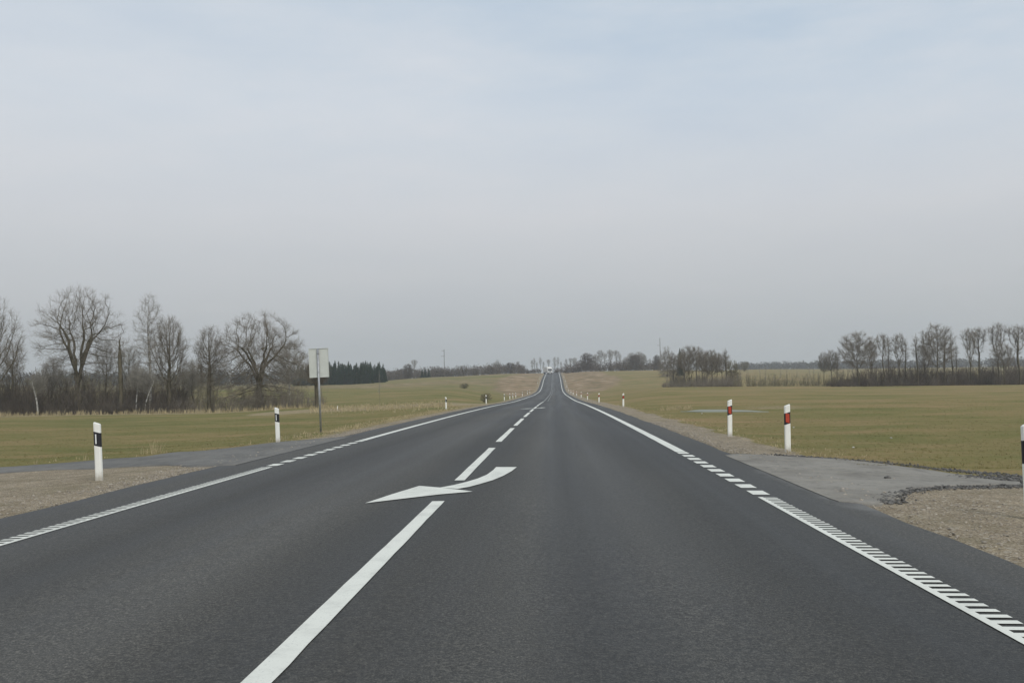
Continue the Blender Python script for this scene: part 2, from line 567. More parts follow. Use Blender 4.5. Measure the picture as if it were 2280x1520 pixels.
# carriageway
ry = np.concatenate([np.arange(-8, 60, 1.0), np.arange(60, 900, 4.0)])
rx = np.linspace(XL, XR, 15)
rx[np.argmin(abs(rx-XC))] = XC
wob = lambda y, s: (vnoise(y*1.3, y*0+s, 31)-.5)*.07 + (vnoise(y*.25, y*0+s, 33)-.5)*.08
V = []
for y in ry:
    for i, x in enumerate(rx):
        xx = x
        if i == 0: xx = XL + float(wob(np.array([y]), 1.0)[0])
        if i == len(rx)-1: xx = XR + float(wob(np.array([y]), 7.0)[0])
        V.append((xx, y, float(road_z(np.array([xx]), np.array([y]))[0])))
    V.append((XR+.06, y, V[-1][2]-.25)); V.insert(len(V)-len(rx)-1, (XL-.06, y, float(road_z(np.array([XL]), np.array([y]))[0])-.25))
n = len(rx)+2
ii = (np.arange(len(ry)-1)[:, None]*n + np.arange(n-1)[None, :]).ravel()
me = mesh_np('road', V, np.stack([ii, ii+1, ii+n+1, ii+n], 1))
road = tag(link('road', me, M_ASPH), 'grey asphalt two lane road running straight over the rise', None, None, 'structure')


def loft(name, A, B, mat, n=40, m=10, lift=.025, parent=None, wobble=0.0):
    """sheet between two polylines of ground points"""
    def resample(Q, k):
        Q = np.array([(q[0], q[1]) for q in Q], float)
        s = np.concatenate([[0], np.cumsum(np.hypot(*np.diff(Q, axis=0).T))])
        t = np.linspace(0, s[-1], k)
        return np.stack([np.interp(t, s, Q[:, 0]), np.interp(t, s, Q[:, 1])], 1)
    A = resample(A, n); B = resample(B, n)
    V = []
    for j in range(-1, m+1):
        t = min(max(j/(m-1), 0), 1)
        q = A*(1-t)+B*t
        if wobble and j in (-1, 0, m-1, m):
            q = q + (np.stack([vnoise(q[:, 0]*2, q[:, 1]*2, 40+int(t)), vnoise(q[:, 0]*2, q[:, 1]*2, 50+int(t))], 1)-.5)*wobble
        zz = Zv(q[:, 0], q[:, 1])
        inside = (q[:, 0] > XL-.05) & (q[:, 0] < XR+.05)
        zz = np.where(inside, road_z(q[:, 0], q[:, 1])-lift+.006, zz) + (lift if 0 <= j < m else np.where(inside, lift-.03, -.03))
        V += [(a, b, c) for (a, b), c in zip(q, zz)]
    m += 2
    ii = (np.arange(m-1)[:, None]*n + np.arange(n-1)[None, :]).ravel()
    me = mesh_np(name, V, np.stack([ii, ii+1, ii+n+1, ii+n], 1), False)
    o = link(name, me, mat, parent)
    return o


trk = tag(loft('side_road', upper, lower, M_TRACK, 110, 22, .014, None, .12), 'grey asphalt side road curving off toward the trees', None, None, 'structure')
a_up = G((1640, 1011), (1760, 1017), (1850, 1021), (1960, 1033), (2060, 1046), (2150, 1060), (2215, 1071), (2300, 1076), (2420, 1085))
a_lo = G((1960, 1126), (1975, 1119), (2010, 1098), (2040, 1090), (2100, 1083), (2160, 1081), (2215, 1080), (2300, 1082), (2420, 1092))
a_up.insert(0, Vector((XR-.22, a_up[0].y-.4, 0)))
a_lo.insert(0, Vector((XR-.22, a_lo[0].y+.3, 0)))
apr = tag(loft('dusty_crossing', a_up, a_lo, M_APRON, 90, 26, .014, None, .12), 'dust covered pale asphalt crossing with crumbled ends', None, None, 'structure')

# ------------------------------------------------------------------ road markings (parts of the road)
LIFT = .006


def strip(name, x0, x1, y0, y1, mat=M_PAINT, dy=1.0, lift=LIFT, jig=.008):
    k = max(2, int((y1-y0)/dy)+1)
    ys = np.linspace(y0, y1, k)
    j0 = (vnoise(ys*4, ys*0, 61)-.5)*jig; j1 = (vnoise(ys*4, ys*0+9, 62)-.5)*jig
    V = []
    for y, a, b in zip(ys, j0, j1):
        for x in (x0+a, x1+b):
            V.append((x, y, float(road_z(np.array([x]), np.array([y]))[0])+lift))
    ii = np.arange(k-1)*2
    return link(name, mesh_np(name, V, np.stack([ii, ii+1, ii+3, ii+2], 1)), mat, road)


row_y = lambda px, py: on_road(px, py)[1]
# centre line
c0, c1 = XC-.072, XC+.072
ends = [(row_y(1021, 1069.5), row_y(1095, 997)), (row_y(1110, 983.3), row_y(1139.6, 953)),
        (row_y(1146, 947.4), row_y(1162, 931.6)), (row_y(1166, 928), row_y(1176, 918.6))]
strip('centre_line_dash', c0, c1, -2.0, row_y(969, 1116), dy=.4)
for a, b in ends:
    strip('centre_line_dash', c0, c1, a, b)
per = (ends[-1][0]-ends[0][0])/3.0
dl_ = ends[0][1]-ends[0][0]
yy = ends[-1][0]+per
for k in range(6):
    strip('centre_line_dash', c0, c1, yy, yy+dl_*1.05); yy += per
strip('worn_centre_line', XC-.06, XC+.06, yy, 720, M_PAINT_OLD, 4.0, .009)
strip('pavement_seam', XC+.42, XC+.50, 120, 720, M_PAINT_OLD, 4.0, .007)

# edge lines
yr_solid = row_y(1520, 1006)
yr_hatch = row_y(1705, 1107)
yl_solid = row_y(795, 981)
yl_hatch = row_y(598, 1040)
WID = .21
strip('edge_line', LINE_R, LINE_R+WID, yr_solid, 720)
strip('edge_line', LINE_L-WID, LINE_L, yl_solid, 720)
for (y0, y1, xa, xb) in ((yr_hatch, yr_solid, LINE_R, LINE_R+WID), (yl_hatch, yl_solid, LINE_L-WID, LINE_L)):
    nd = 10
    p = (y1-y0)/nd
    for k in range(nd):
        strip('edge_line_dash', xa, xb, y0+p*(k+.32), y0+p*(k+.90), dy=.2)


def ribbed(side, ytop):
    """profiled edge line: a continuous inner strip with cross bars"""
    V, Fq = [], []
    def q(x0, x1, y0, y1):
        b = len(V)
        for (x, y) in ((x0, y0), (x1, y0), (x1, y1), (x0, y1)):
            V.append((x, y, float(road_z(np.array([x]), np.array([y]))[0])+LIFT))
        Fq.append((b, b+1, b+2, b+3))
    s = 1 if side > 0 else -1
    base = LINE_R if s > 0 else LINE_L
    ys = np.arange(1.5, ytop, .148)
    r = random.Random(4)
    for i, y in enumerate(ys):
        y2 = min(y+.148, ytop)
        xa, xb = base, base+s*.058
        q(min(xa, xb), max(xa, xb), y, y2)
        w = .078+r.uniform(-.006, .006)
        xo = base+s*(WID+r.uniform(-.006, .008))
        y1 = min(y+w, ytop)
        xa, xb = base+s*.058, xo
        q(min(xa, xb), max(xa, xb), y+.012, y1+.012)
    return link('ribbed_edge_line', mesh_np('ribbed_edge_line', V, np.array(Fq)), M_PAINT, road)


ribbed(1, yr_hatch)
ribbed(-1, yl_hatch)

# curved lane arrows
S = 5.4286
PX = lambda u, v: on_road(780+u/S, 1020+v/S)
head = [PX(*p) for p in ((175, 549), (500, 441), (835, 338), (1085, 360), (1290, 382), (1480, 408), (1100, 440), (700, 486))]
inner = [PX(*p) for p in ((1085, 360), (1250, 328), (1400, 292), (1540, 250), (1650, 203), (1730, 145), (1762, 110))]
outer = [PX(*p) for p in ((1300, 375), (1440, 350), (1580, 312), (1720, 270), (1850, 216), (1950, 160), (2012, 111))]


def arrow(dy):
    bm = bmesh.new()
    z = lambda x, y: float(road_z(np.array([x]), np.array([y]))[0])+LIFT+.003
    bm.faces.new([bm.verts.new((x, y+dy, z(x, y+dy))) for x, y in head][::-1])
    a = [bm.verts.new((x, y+dy, z(x, y+dy))) for x, y in inner]
    b = [bm.verts.new((x, y+dy, z(x, y+dy))) for x, y in outer]
    for i in range(len(a)-1):
        bm.faces.new((a[i], b[i], b[i+1], a[i+1]))
    bmesh.ops.triangulate(bm, faces=[f for f in bm.faces if len(f.verts) > 4])
    bmesh.ops.recalc_face_normals(bm, faces=bm.faces)
    for f in bm.faces:
        if f.normal.z < 0: f.normal_flip()
    me = bpy.data.meshes.new('lane_arrow'); bm.to_mesh(me); bm.free()
    return link('lane_arrow', me, M_PAINT, road)


arrow(0.0)
arrow(row_y(1186, 909)-row_y(985, 1085))

# standing water in the field
pud = []
pts_u = G((1515, 916.5), (1560, 912.5), (1625, 912.5), (1680, 915), (1712, 917))
pts_l = G((1515, 916.8), (1560, 918), (1625, 917.5), (1680, 917.6), (1712, 917.3))
zb = np.mean([p.z for p in pts_u+pts_l])
o = loft('puddle', pts_u, pts_l, M_WATER, 40, 6, .03)
tag(o, 'shallow strip of standing water in the low field', None, None, 'structure')

# ------------------------------------------------------------------ delineator posts
def make_post(sgn, refl, hero_name='marker_post'):
    """sgn +1: top slopes down toward +x"""
    W, Dp, Hh = .06, .035, 1.0
    sl = -.30*sgn                                           # slope of top and of the band
    prof = [(-.060, -.008), (-.052, -.026), (-.030, -.034), (.030, -.034), (.052, -.026), (.060, -.008), (.060, .020), (.040, .034), (-.040, .034), (-.060, .020)]

    def slab(name, zlo, zhi, grow, mat, parent, flat_bottom=False, round_top=False):
        bm = bmesh.new()
        k = 1+grow/.06
        lo = [bm.verts.new((x*k, y*k, zlo + (0 if flat_bottom else sl*x))) for x, y in prof]
        hi = [bm.verts.new((x*k, y*k, zhi + sl*x)) for x, y in prof]
        n = len(prof)
        if round_top:
            hi2 = [bm.verts.new((x*.80, y*.75, zhi + sl*x + .014)) for x, y in prof]
            for i in range(n):
                bm.faces.new((hi[i], hi[(i+1) % n], hi2[(i+1) % n], hi2[i]))
            bm.faces.new(hi2)
        else:
            bm.faces.new(hi)
        bm.faces.new(lo[::-1])
        for i in range(n):
            bm.faces.new((lo[i], lo[(i+1) % n], hi[(i+1) % n], hi[i]))
        bmesh.ops.recalc_face_normals(bm, faces=bm.faces)
        me = bpy.data.meshes.new(name); bm.to_mesh(me); bm.free()
        return link(name, me, mat, parent)
    r = root('marker_post', (0, 0, 0), 'x', 'marker post')
    slab('post_body', -.12, .962, 0, M_POST, r, True, True)
    bd = slab('black_band', .585, .820, .0015, M_BLACK, r)
    mb = MB()
    if refl == 'white':
        mb.box((-.012, -.0385, .705), (.022, .006, .165), None, .002)
        mb.build('reflector', M_REFW, r)
    else:
        mb.prism([(-.040, .626), (.036, .603), (.036, .790), (-.040, .813)], 1, -.0415, -.0355)
        mb.build('reflector', M_REFR, r)
    return r


def place_post(proto, first, loc, label, group, lean=0.0, s=1.0):
    o = proto if first else copy_tree(proto)
    o.location = loc
    o.rotation_euler = (random.Random(int(loc[1]*7)).uniform(-.015, .015), lean, 0)
    o.scale = (s, s, s)
    o['label'] = label; o['group'] = group
    return o


ORD = ['first', 'second', 'third', 'fourth', 'fifth', 'sixth', 'seventh', 'eighth', 'ninth', 'tenth', 'eleventh', 'twelfth', 'thirteenth', 'fourteenth', 'fifteenth']
pl = make_post(1, 'white')
gL = 'black banded marker posts along the verge on the tree side'
locs = [ground(221, 1070), ground(619, 985), ground(993.5, 911.5)]
for px in (1082, 1122.5, 1134.8, 1141.5, 1148, 1162.8, 1174, 1179.5, 1197, 1201, 1203, 1206, 1209):
    d = ray(px, 860); y = -7.45/(d.x/d.y)
    locs.append(Vector((-7.45, y, Z(-7.45, y))))
labL = ['white marker post with black band standing on the gravel beside the side road',
        'white marker post with black band on the grass edge just before the bare metal sign',
        'white marker post with black band, first one beyond the metal sign']
for i, p in enumerate(locs):
    lab = labL[i] if i < 3 else f'small white marker post on the tree side verge, {ORD[i-2]} one beyond the metal sign'
    place_post(pl, i == 0, p, lab, gL, -(R(2.6), R(1.8), R(1.2))[i] if i < 3 else -.01, .98 if i < 3 else 1.0)
prt = make_post(-1, 'red')
gR = 'red reflector marker posts along the verge on the open field side'
locs = [ground(2297, 1157), ground(1754.5, 1007), ground(1625.5, 972), ground(1388, 906)]
for px in (1333, 1307.5, 1293.5, 1283.5, 1276, 1271, 1266, 1262, 1259, 1256, 1252):
    d = ray(px, 860); y = 4.45/(d.x/d.y)
    locs.append(Vector((4.45, y, Z(4.45, y))))
labR = ['white marker post cut by the picture edge, on gravel before the dusty crossing',
        'white marker post with red reflector standing at the corner of the dusty crossing',
        'white marker post with red reflector, next one after the post at the dusty crossing',
        'white marker post with red reflector standing alone ahead of the water strip']
for i, p in enumerate(locs):
    lab = labR[i] if i < 4 else f'small white marker post with red reflector, {ORD[i]} from the viewer along the open field'
    place_post(prt, i == 0, p, lab, gR, -.004 if i == 0 else R(.3) if i < 2 else R(.8), 1.0)

# ------------------------------------------------------------------ sign seen from behind
sp = ground(714.5, 963)
D = sp.y
sg = root('road_sign', sp, 'blank back of a rectangular metal road sign on a thin grey pole', 'road sign')
sg.rotation_euler = (0, -R(1.7), 0)
top = at(709, 775, D).z - sp.z
bot = at(709, 840, D).z - sp.z
w = 44.5*D/F_PX
mb = MB(); mb.tube((0, 0, -.2), (0, 0, top-.01), .036, .036, 14); mb.build('pole', M_GALV, sg, True)
mb = MB(); mb.box((0.012, .052, (top+bot)/2), (w, .004, top-bot), None, 0)
mb.box((0.012, .040, top-.012), (w-.004, .022, .006)); mb.box((0.012, .040, bot+.006), (w-.004, .022, .006))
mb.box((0.012-w/2+.004, .040, (top+bot)/2), (.006, .020, top-bot-.03)); mb.box((0.012+w/2-.004, .040, (top+bot)/2), (.006, .020, top-bot-.03))
mb.build('sign_plate', M_PLATE, sg)
for zz in (bot+.18, top-.18):
    mb = MB(); mb.box((0, -.002, zz), (.085, .085, .03), None, .006)
    mb.build('clamp', M_GALV, sg)

# ------------------------------------------------------------------ lorry coming over the crest
lx = 1223.5
d = ray(lx, 826); Dt = 604.0
tp = Vector((d.x/d.y*Dt, Dt, float(P(Dt))-.03))
tr = root('lorry', tp, 'white lorry coming over the crest of the road', 'lorry', None, R(13))
tr.scale = (1.1, 1.1, 1.1)
# cab faces the viewer (-y)
mb = MB()
mb.prism([(-1.2, .9), (-1.22, 1.7), (-1.05, 2.9), (-.75, 3.2), (.7, 3.25), (.7, .7), (-1.0, .6)], 0, -1.22, 1.22)
cabo = mb.build('cab', M_TRUCK, tr)
mb = MB(); mb.prism([(-1.235, 1.72), (-1.075, 2.78), (-1.0, 2.78), (-1.15, 1.72)], 0, -1.08, 1.08); mb.build('windscreen', M_GLASS, cabo)
mb = MB(); mb.box((0, -1.22, 1.25), (1.5, .05, .5)); mb.build('grille', M_TYRE, cabo)
mb = MB(); mb.box((0, -1.20, .75), (2.4, .22, .34), None, .04); mb.build('bumper', M_TRUCK, cabo)
for s in (-1, 1):
    mb = MB(); mb.box((s*.95, -1.235, 1.15), (.42, .06, .24), None, .02); mb.build('headlight', M_LAMP, cabo)
    mb = MB(); mb.box((s*1.42, -1.1, 2.25), (.2, .1, .55), None, .02); mb.tube((s*1.22, -1.05, 2.5), (s*1.42, -1.1, 2.45), .02); mb.build('mirror', M_TRUCK, cabo)
mb = MB(); mb.box((0, 6.0, 2.55), (2.5, 9.6, 2.7), None, .04); mb.build('cargo_box', M_TRUCK, tr)
mb = MB(); mb.box((-.45, 5.6, 1.0), (.12, 10, .25)); mb.box((.45, 5.6, 1.0), (.12, 10, .25)); mb.build('chassis', M_TYRE, tr)
for (yw, s) in ((-.3, -1), (-.3, 1), (6.8, -1), (6.8, 1), (8.1, -1), (8.1, 1), (9.4, -1), (9.4, 1)):
    mb = MB(); mb.tube((s*1.2, yw, .5), (s*.88, yw, .5), .5, .5, 20); wo = mb.build('wheel', M_TYRE, tr)
    mb = MB(); mb.tube((s*1.215, yw, .5), (s*1.19, yw, .5), .27, .27, 14); mb.build('rim', M_GALV, wo)

# ------------------------------------------------------------------ utility poles
def power_pole(px, ytop, D, label, arms):
    b = at(px, 830, D); x = b.x
    zb = Z(x, D)
    hh = at(px, ytop, D).z - zb
    r = root('power_pole', (x, D, zb), label, 'power pole', 'wooden power poles on the rise')
    mb = MB(); mb.tube((0, 0, -.5), (0, 0, hh), .19, .12, 12); mb.build('pole', M_POLE, r)
    for (z, x0, x1) in arms:
        mb = MB(); mb.box(((x0+x1)/2, -.16, hh-z), (x1-x0, .10, .12)); a = mb.build('crossarm', M_POLE, r)
        for xi in ((x0+.08,) if x1 < .5 else (x0+.08, x1-.08)):
            mb = MB(); mb.tube((xi, -.16, hh-z+.06), (xi, -.16, hh-z+.34), .07, .045, 8); mb.build('insulator', M_CERAMIC, a)
    return r


power_pole(989.5, 777.5, 560, 'thin dark power pole rising above the scrub on the spruce stand side', [(.9, -1.5, .25), (3.9, -1.6, .25)])
power_pole(1471, 752, 560, 'tall thin power pole standing among the bare trees beyond the open field', [(4.2, -1.4, .25)])

# ------------------------------------------------------------------ trees
def tubes(P0, P1, R0, R1, k):
    """prisms for n segments -> V, quads"""
    n = len(P0)
    d = P1-P0
    L = np.linalg.norm(d, axis=1, keepdims=True)+1e-9
    d = d/L
    ref = np.where(np.abs(d[:, 2:3]) > .9, np.array([[1., 0, 0]]), np.array([[0, 0, 1.]]))
    u = np.cross(d, ref); u /= np.linalg.norm(u, axis=1, keepdims=True)+1e-9
    v = np.cross(d, u)
    a = np.arange(k)*2*np.pi/k
    ring = np.cos(a)[None, :, None]*u[:, None, :] + np.sin(a)[None, :, None]*v[:, None, :]
    A = P0[:, None, :] + ring*R0[:, None, None]
    B = P1[:, None, :] + ring*R1[:, None, None]
    V = np.concatenate([A, B], 1).reshape(-1, 3)
    base = (np.arange(n)*2*k)[:, None]
    i = np.arange(k)[None, :]; j = (np.arange(k)+1)[None, :] % k
    Q = np.stack([base+i, base+j, base+k+j, base+k+i], 2).reshape(-1, 4)
    return V, Q


def colonize(r, A, tp, tpar, step, di, dk, up, maxn=5200, iters=220):
    pos = [p for p in tp]; par = list(tpar)
    dist = np.linalg.norm(A[:, None]-tp[None], axis=2)
    near = dist.argmin(1); nd = dist.min(1)
    seen = {}
    for it in range(iters):
        act = nd < di
        if len(A) and it < 25 and not act.any(): act = nd < nd.min()+step
        if len(A) == 0 or len(pos) > maxn or not act.any(): break
        new = []
        for k in np.unique(near[act]):
            s = act & (near == k)
            d = A[s]-pos[k]; d = d/(np.linalg.norm(d, axis=1, keepdims=True)+1e-9)
            v = d.mean(0); v = v/(np.linalg.norm(v)+1e-9) + r.normal(0, .16, 3) + np.array([0, 0, up])
            v /= np.linalg.norm(v)
            if seen.get(k, 0) > 3: continue
            seen[k] = seen.get(k, 0)+1
            pos.append(pos[k]+v*step); par.append(int(k)); new.append(len(pos)-1)
        if not new: break
        Nw = np.array([pos[i] for i in new])
        dn = np.linalg.norm(A[:, None]-Nw[None], axis=2)
        m = dn.min(1); am = dn.argmin(1); b = m < nd
        nd = np.where(b, m, nd); near = np.where(b, np.array(new)[am], near)
        keep = nd > dk
        A, nd, near = A[keep], nd[keep], near[keep]
    return np.array(pos), np.array(par)


def make_tree(name, seed, H, shape, rad, trunk_frac=.3, stems=1, n_att=900, step=None, rbase=.3, twig=1.0, lean=0.0,
              bark=None, twigm=None, droop=0.0, up=.06, twig_len=.80, rtip=.0085, split=.022, sides=5, extra=None):
    """skeleton in local metres, base at the origin -> (trunk mesh, crown mesh)"""
    r = np.random.default_rng(seed)
    fine = step is None
    step = step or H*.019
    if fine: n_att = int(n_att*1.9)
    pts = shape(r, n_att, H, rad)
    if stems == 1:
        nseg = max(3, int(H*trunk_frac/step))
        tr_ = [np.array([lean*H*(i/nseg)**1.5*trunk_frac + .010*H*math.sin(i/nseg*4.2)*math.sin(seed), .010*H*math.sin(i/nseg*5)*math.cos(seed), H*trunk_frac*i/nseg]) for i in range(nseg+1)]
        pos, par = colonize(r, pts, np.array(tr_), [-1]+list(range(len(tr_)-1)), step, H*.42, step*1.5, up)
    else:
        # several limbs rising from a short bole, each with its own share of the crown
        bole = [np.array([0, 0, H*trunk_frac*i/3]) for i in range(4)]
        P_, p_ = list(bole), [-1, 0, 1, 2]
        for s in range(stems):
            a = 2*math.pi*(s+.3*r.random())/stems
            tgt = np.array([math.cos(a)*rad*.42, math.sin(a)*rad*.42, H*.62])
            prev = 3 if s % 2 == 0 else 2
            k = 9
            p0 = P_[prev].copy()
            for i in range(1, k+1):
                t = i/k
                q = p0*(1-t)+tgt*t + np.array([math.cos(a), math.sin(a), 0])*rad*.10*math.sin(t*math.pi)*-1 + r.normal(0, .012*H, 3)*.5
                P_.append(q); p_.append(prev); prev = len(P_)-1
        pos, par = None, None
        trunk_pos, trunk_par = np.array(P_), np.array(p_)
        pos, par = colonize(r, pts, trunk_pos, trunk_par, step, H*.42, step*1.5, up)
    n = len(pos)
    child = [[] for _ in range(n)]
    for i in range(1, n):
        if par[i] >= 0: child[par[i]].append(i)
    rad_ = np.full(n, rtip)
    for i in range(n-1, -1, -1):
        if child[i]:
            rad_[i] = max(rtip, (sum(rad_[c]**2.25 for c in child[i]))**(1/2.25))
    x_ = (rad_-rtip)/max(rad_[0]-rtip, 1e-4)
    rad_ = rtip + x_**1.18*(rbase-rtip)
    # root flare
    rad_[0] *= 1.25
    seg = np.array([i for i in range(1, n) if par[i] >= 0])
    P0, P1 = pos[par[seg]], pos[seg]
    R0 = np.minimum(rad_[par[seg]], np.maximum(rad_[seg]*1.5, rad_[seg]+.004)); R1 = rad_[seg]
    first = par[seg] == 0
    R0[first] = rad_[0]
    big = R1 > split
    if big.sum() < 3: print('THIN', name, seed, len(pos), rad_[:5], H)
    if big.sum() < 3: big[:max(1, len(big)//3)] = True
    T = tubes(P0[big], P1[big], R0[big], R1[big], 6 if sides >= 5 else 4)
    # twigs
    tw0, tw1, r0, r1 = [P0[~big]], [P1[~big]], [R0[~big]], [R1[~big]]
    cand = seg[rad_[seg] < split*1.6]
    if len(cand) and twig > 0:
        cnt = int(len(cand)*3.0*twig)
        pick = r.choice(cand, cnt)
        d = pos[pick]-pos[par[pick]]
        d = d/(np.linalg.norm(d, axis=1, keepdims=True)+1e-9)
        rd = pos[pick]-np.array([0, 0, H*.38]); rd /= np.linalg.norm(rd, axis=1, keepdims=True)+1e-9
        dv = d*.55 + rd*.55 + r.normal(0, .45, (cnt, 3)) + np.array([0, 0, .15-droop])
        dv /= np.linalg.norm(dv, axis=1, keepdims=True)
        ln = twig_len*r.uniform(.5, 1.3, cnt)[:, None]
        a = pos[pick] - d*r.random((cnt, 1))*step
        mid = a+dv*ln*.55
        dv2 = dv + r.normal(0, .3, (cnt, 3)) + np.array([0, 0, .12-1.6*droop]); dv2 /= np.linalg.norm(dv2, axis=1, keepdims=True)
        end = mid+dv2*ln*.55
        tw0 += [a, mid]; tw1 += [mid, end]
        r0 += [np.full(cnt, rtip*.85), np.full(cnt, rtip*.68)]; r1 += [np.full(cnt, rtip*.68), np.full(cnt, rtip*.45)]
        # side shoots
        dv3 = dv + r.normal(0, .7, (cnt, 3)); dv3 /= np.linalg.norm(dv3, axis=1, keepdims=True)
        tw0.append(mid); tw1.append(mid+dv3*ln*.5); r0.append(np.full(cnt, rtip*.62)); r1.append(np.full(cnt, rtip*.42))
    C = tubes(np.concatenate(tw0), np.concatenate(tw1), np.concatenate(r0), np.concatenate(r1), 3)
    m1 = mesh_np('trunk', T[0], T[1], True); m1.materials.append(bark or M_BARK)
    m2 = mesh_np('crown', C[0], C[1], True); m2.materials.append(twigm or M_TWIG)
    return m1, m2


# crown envelopes
def ball(r, n):
    v = r.normal(0, 1, (n, 3)); v /= np.linalg.norm(v, axis=1, keepdims=True)
    return v*(r.random((n, 1))**(1/2.4))


def sh_round(lo=.26, wide=.5):
    def f(r, n, H, rad):
        p = ball(r, n)
        c = (1+lo)/2*H; hz = (1-lo)/2*H
        q = p*np.array([rad, rad, hz]) + np.array([0, 0, c])
        # broader low, lumpy outline
        a = np.arctan2(p[:, 1], p[:, 0])
        q[:, :2] *= (1+.16*np.sin(a*3+r.random()*6)+.10*np.sin(a*5+r.random()*6))[:, None]
        return q
    return f


def sh_dome(lo=.2):
    """oak: wide dome, flat low skirt"""
    def f(r, n, H, rad):
        p = ball(r, n*2)
        p = p[p[:, 2] > -.45][:n]
        a = np.arctan2(p[:, 1], p[:, 0])
        k = 1+.14*np.sin(a*4+1)+.12*np.sin(a*2+r.random()*6)
        q = p*np.array([rad, rad, H*(1-lo-.2)])
        q[:, :2] *= k[:, None]
        q[:, 2] += H*(lo+.2)
        return q
    return f


def sh_column(lo=.15):
    def f(r, n, H, rad):
        t = r.random(n)**.85
        z = H*(lo+(1-lo)*t)
        w = rad*np.clip(1.15*np.sin(np.pi*(.12+.86*t))**.8, .06, 1)
        a = r.random(n)*6.283; k = np.sqrt(r.random(n))
        return np.stack([np.cos(a)*w*k, np.sin(a)*w*k, z], 1)
    return f


def sh_vase(lo=.5):
    def f(r, n, H, rad):
        t = r.random(n)**.7
        z = H*(lo+(1-lo)*t)
        w = rad*(.25+.75*t)*np.where(t > .85, np.sqrt(np.clip((1-t)/.15, 0.05, 1)), 1)
        a = r.random(n)*6.283; k = np.sqrt(r.random(n))
        return np.stack([np.cos(a)*w*k, np.sin(a)*w*k, z], 1)
    return f


def tree_obj(name, meshes, loc, label, cat='tree', group=None, scale=1.0, rz=0.0):
    o = root(name, loc, label, cat, group, rz)
    s = scale if isinstance(scale, tuple) else (scale,)*3
    o.scale = s
    link('trunk', meshes[0], None, o); link('crown', meshes[1], None, o)
    return o


def spot(px, ytop, D, ref=850):
    p = at(px, ref, D)
    z = Z(p.x, D)
    return Vector((p.x, D, z-.05)), at(px, ytop, D).z - z


GT = 'bare trees along the field edge behind the side road'
pxm = lambda n, D: n*D/F_PX


def hero(name, px, ytop, D, half, seed, label, shape, **kw):
    loc, H = spot(px, ytop, D)
    ms = make_tree(name, seed, H*.97, shape, pxm(half, D), **kw)
    return tree_obj(name, ms, loc, label, 'tree', GT)


hero('bare_tree', -22, 655, 118, 62, 11, 'bare tree cut by the picture edge, its bushy side reaching over the thicket', sh_round(.22), n_att=1000, trunk_frac=.25, rbase=.36)
hero('bare_tree', 174, 628, 125, 92, 12, 'tall wide bare tree with many long limbs forking from a short bole', sh_round(.20), stems=6, n_att=1100, trunk_frac=.17, rbase=.50)
hero('broken_tree', 268, 735, 122, 16, 13, 'slim half broken tree with ragged top beside the wide many limbed tree', sh_column(.55), n_att=110, trunk_frac=.8, rbase=.26, twig=.5)
hero('birch_tree', 332, 643, 134, 36, 14, 'tall pale birch rising above the round tree next to it', sh_column(.22), n_att=620, trunk_frac=.72, rbase=.20, bark=M_BIRCH, twigm=M_TWIG_PALE, droop=.25, twig=1.2, up=.12)
hero('bare_tree', 376, 700, 123, 43, 15, 'bare tree with neat oval crown in front of the tall pale birch', sh_round(.24), n_att=900, trunk_frac=.34, rbase=.26, up=.14, twig=1.2)
hero('bare_tree', 466, 722, 122, 34, 16, 'narrow bare tree with straight dark trunk close beside the spreading oak', sh_round(.25), n_att=700, trunk_frac=.55, rbase=.24, up=.1)
hero('oak_tree', 577, 688, 124, 112, 17, 'broad spreading bare oak with heavy low forking limbs', sh_dome(.14), stems=6, n_att=1250, trunk_frac=.22, rbase=.52, up=.05)
hero('bare_tree', 645, 757, 142, 36, 18, 'small pale bare tree half hidden behind the spreading oak', sh_round(.3), n_att=300, trunk_frac=.45, rbase=.12, bark=M_BIRCH, twigm=M_TWIG_PALE)
hero('young_tree', 704, 800, 113, 24, 19, 'short dark stemmed tree standing behind the road sign', sh_round(.45), n_att=260, trunk_frac=.5, rbase=.20)
hero('leaning_birch', 84, 826, 117, 14, 20, 'small white birch leaning at the edge of the thicket', sh_column(.5), n_att=90, trunk_frac=.8, rbase=.10, bark=M_BIRCH, twigm=M_TWIG_PALE, lean=-.16, twig=.6)
hero('bare_tree', 28, 752, 126, 26, 21, 'thin straight bare tree just inside the tree cut by the picture edge', sh_round(.4), n_att=300, trunk_frac=.6, rbase=.12)
hero('birch_tree', 303, 815, 121, 14, 22, 'slender white stemmed birch crossing in front of the thicket', sh_column(.5), n_att=90, trunk_frac=.75, rbase=.07, bark=M_BIRCH, twigm=M_TWIG_PALE, lean=.06)
hero('birch_tree', 322, 820, 120.5, 16, 23, 'white birch stem leaning across its slender neighbour', sh_column(.5), n_att=90, trunk_frac=.75, rbase=.07, bark=M_BIRCH, twigm=M_TWIG_PALE, lean=.28)
hero('bare_tree', 236, 748, 131, 26, 24, 'thin bare tree filling the gap between the wide tree and the broken one', sh_round(.35), n_att=280, trunk_frac=.5, rbase=.10, twigm=M_TWIG_PALE)
hero('bare_tree', 116, 800, 134, 26, 25, 'low bare tree in the thicket below the wide tree on its outer side', sh_round(.35), n_att=280, trunk_frac=.4, rbase=.09, twigm=M_TWIG_PALE)
hero('bare_tree', 288, 765, 136, 26, 26, 'thin bare tree standing between the broken tree and the tall birch', sh_round(.3), n_att=300, trunk_frac=.5, rbase=.10, twigm=M_TWIG_PALE)
hero('bare_tree', 428, 800, 130, 24, 27, 'low bare tree in the gap between the oval tree and the narrow one', sh_round(.3), n_att=240, trunk_frac=.4, rbase=.09, twigm=M_TWIG_PALE)


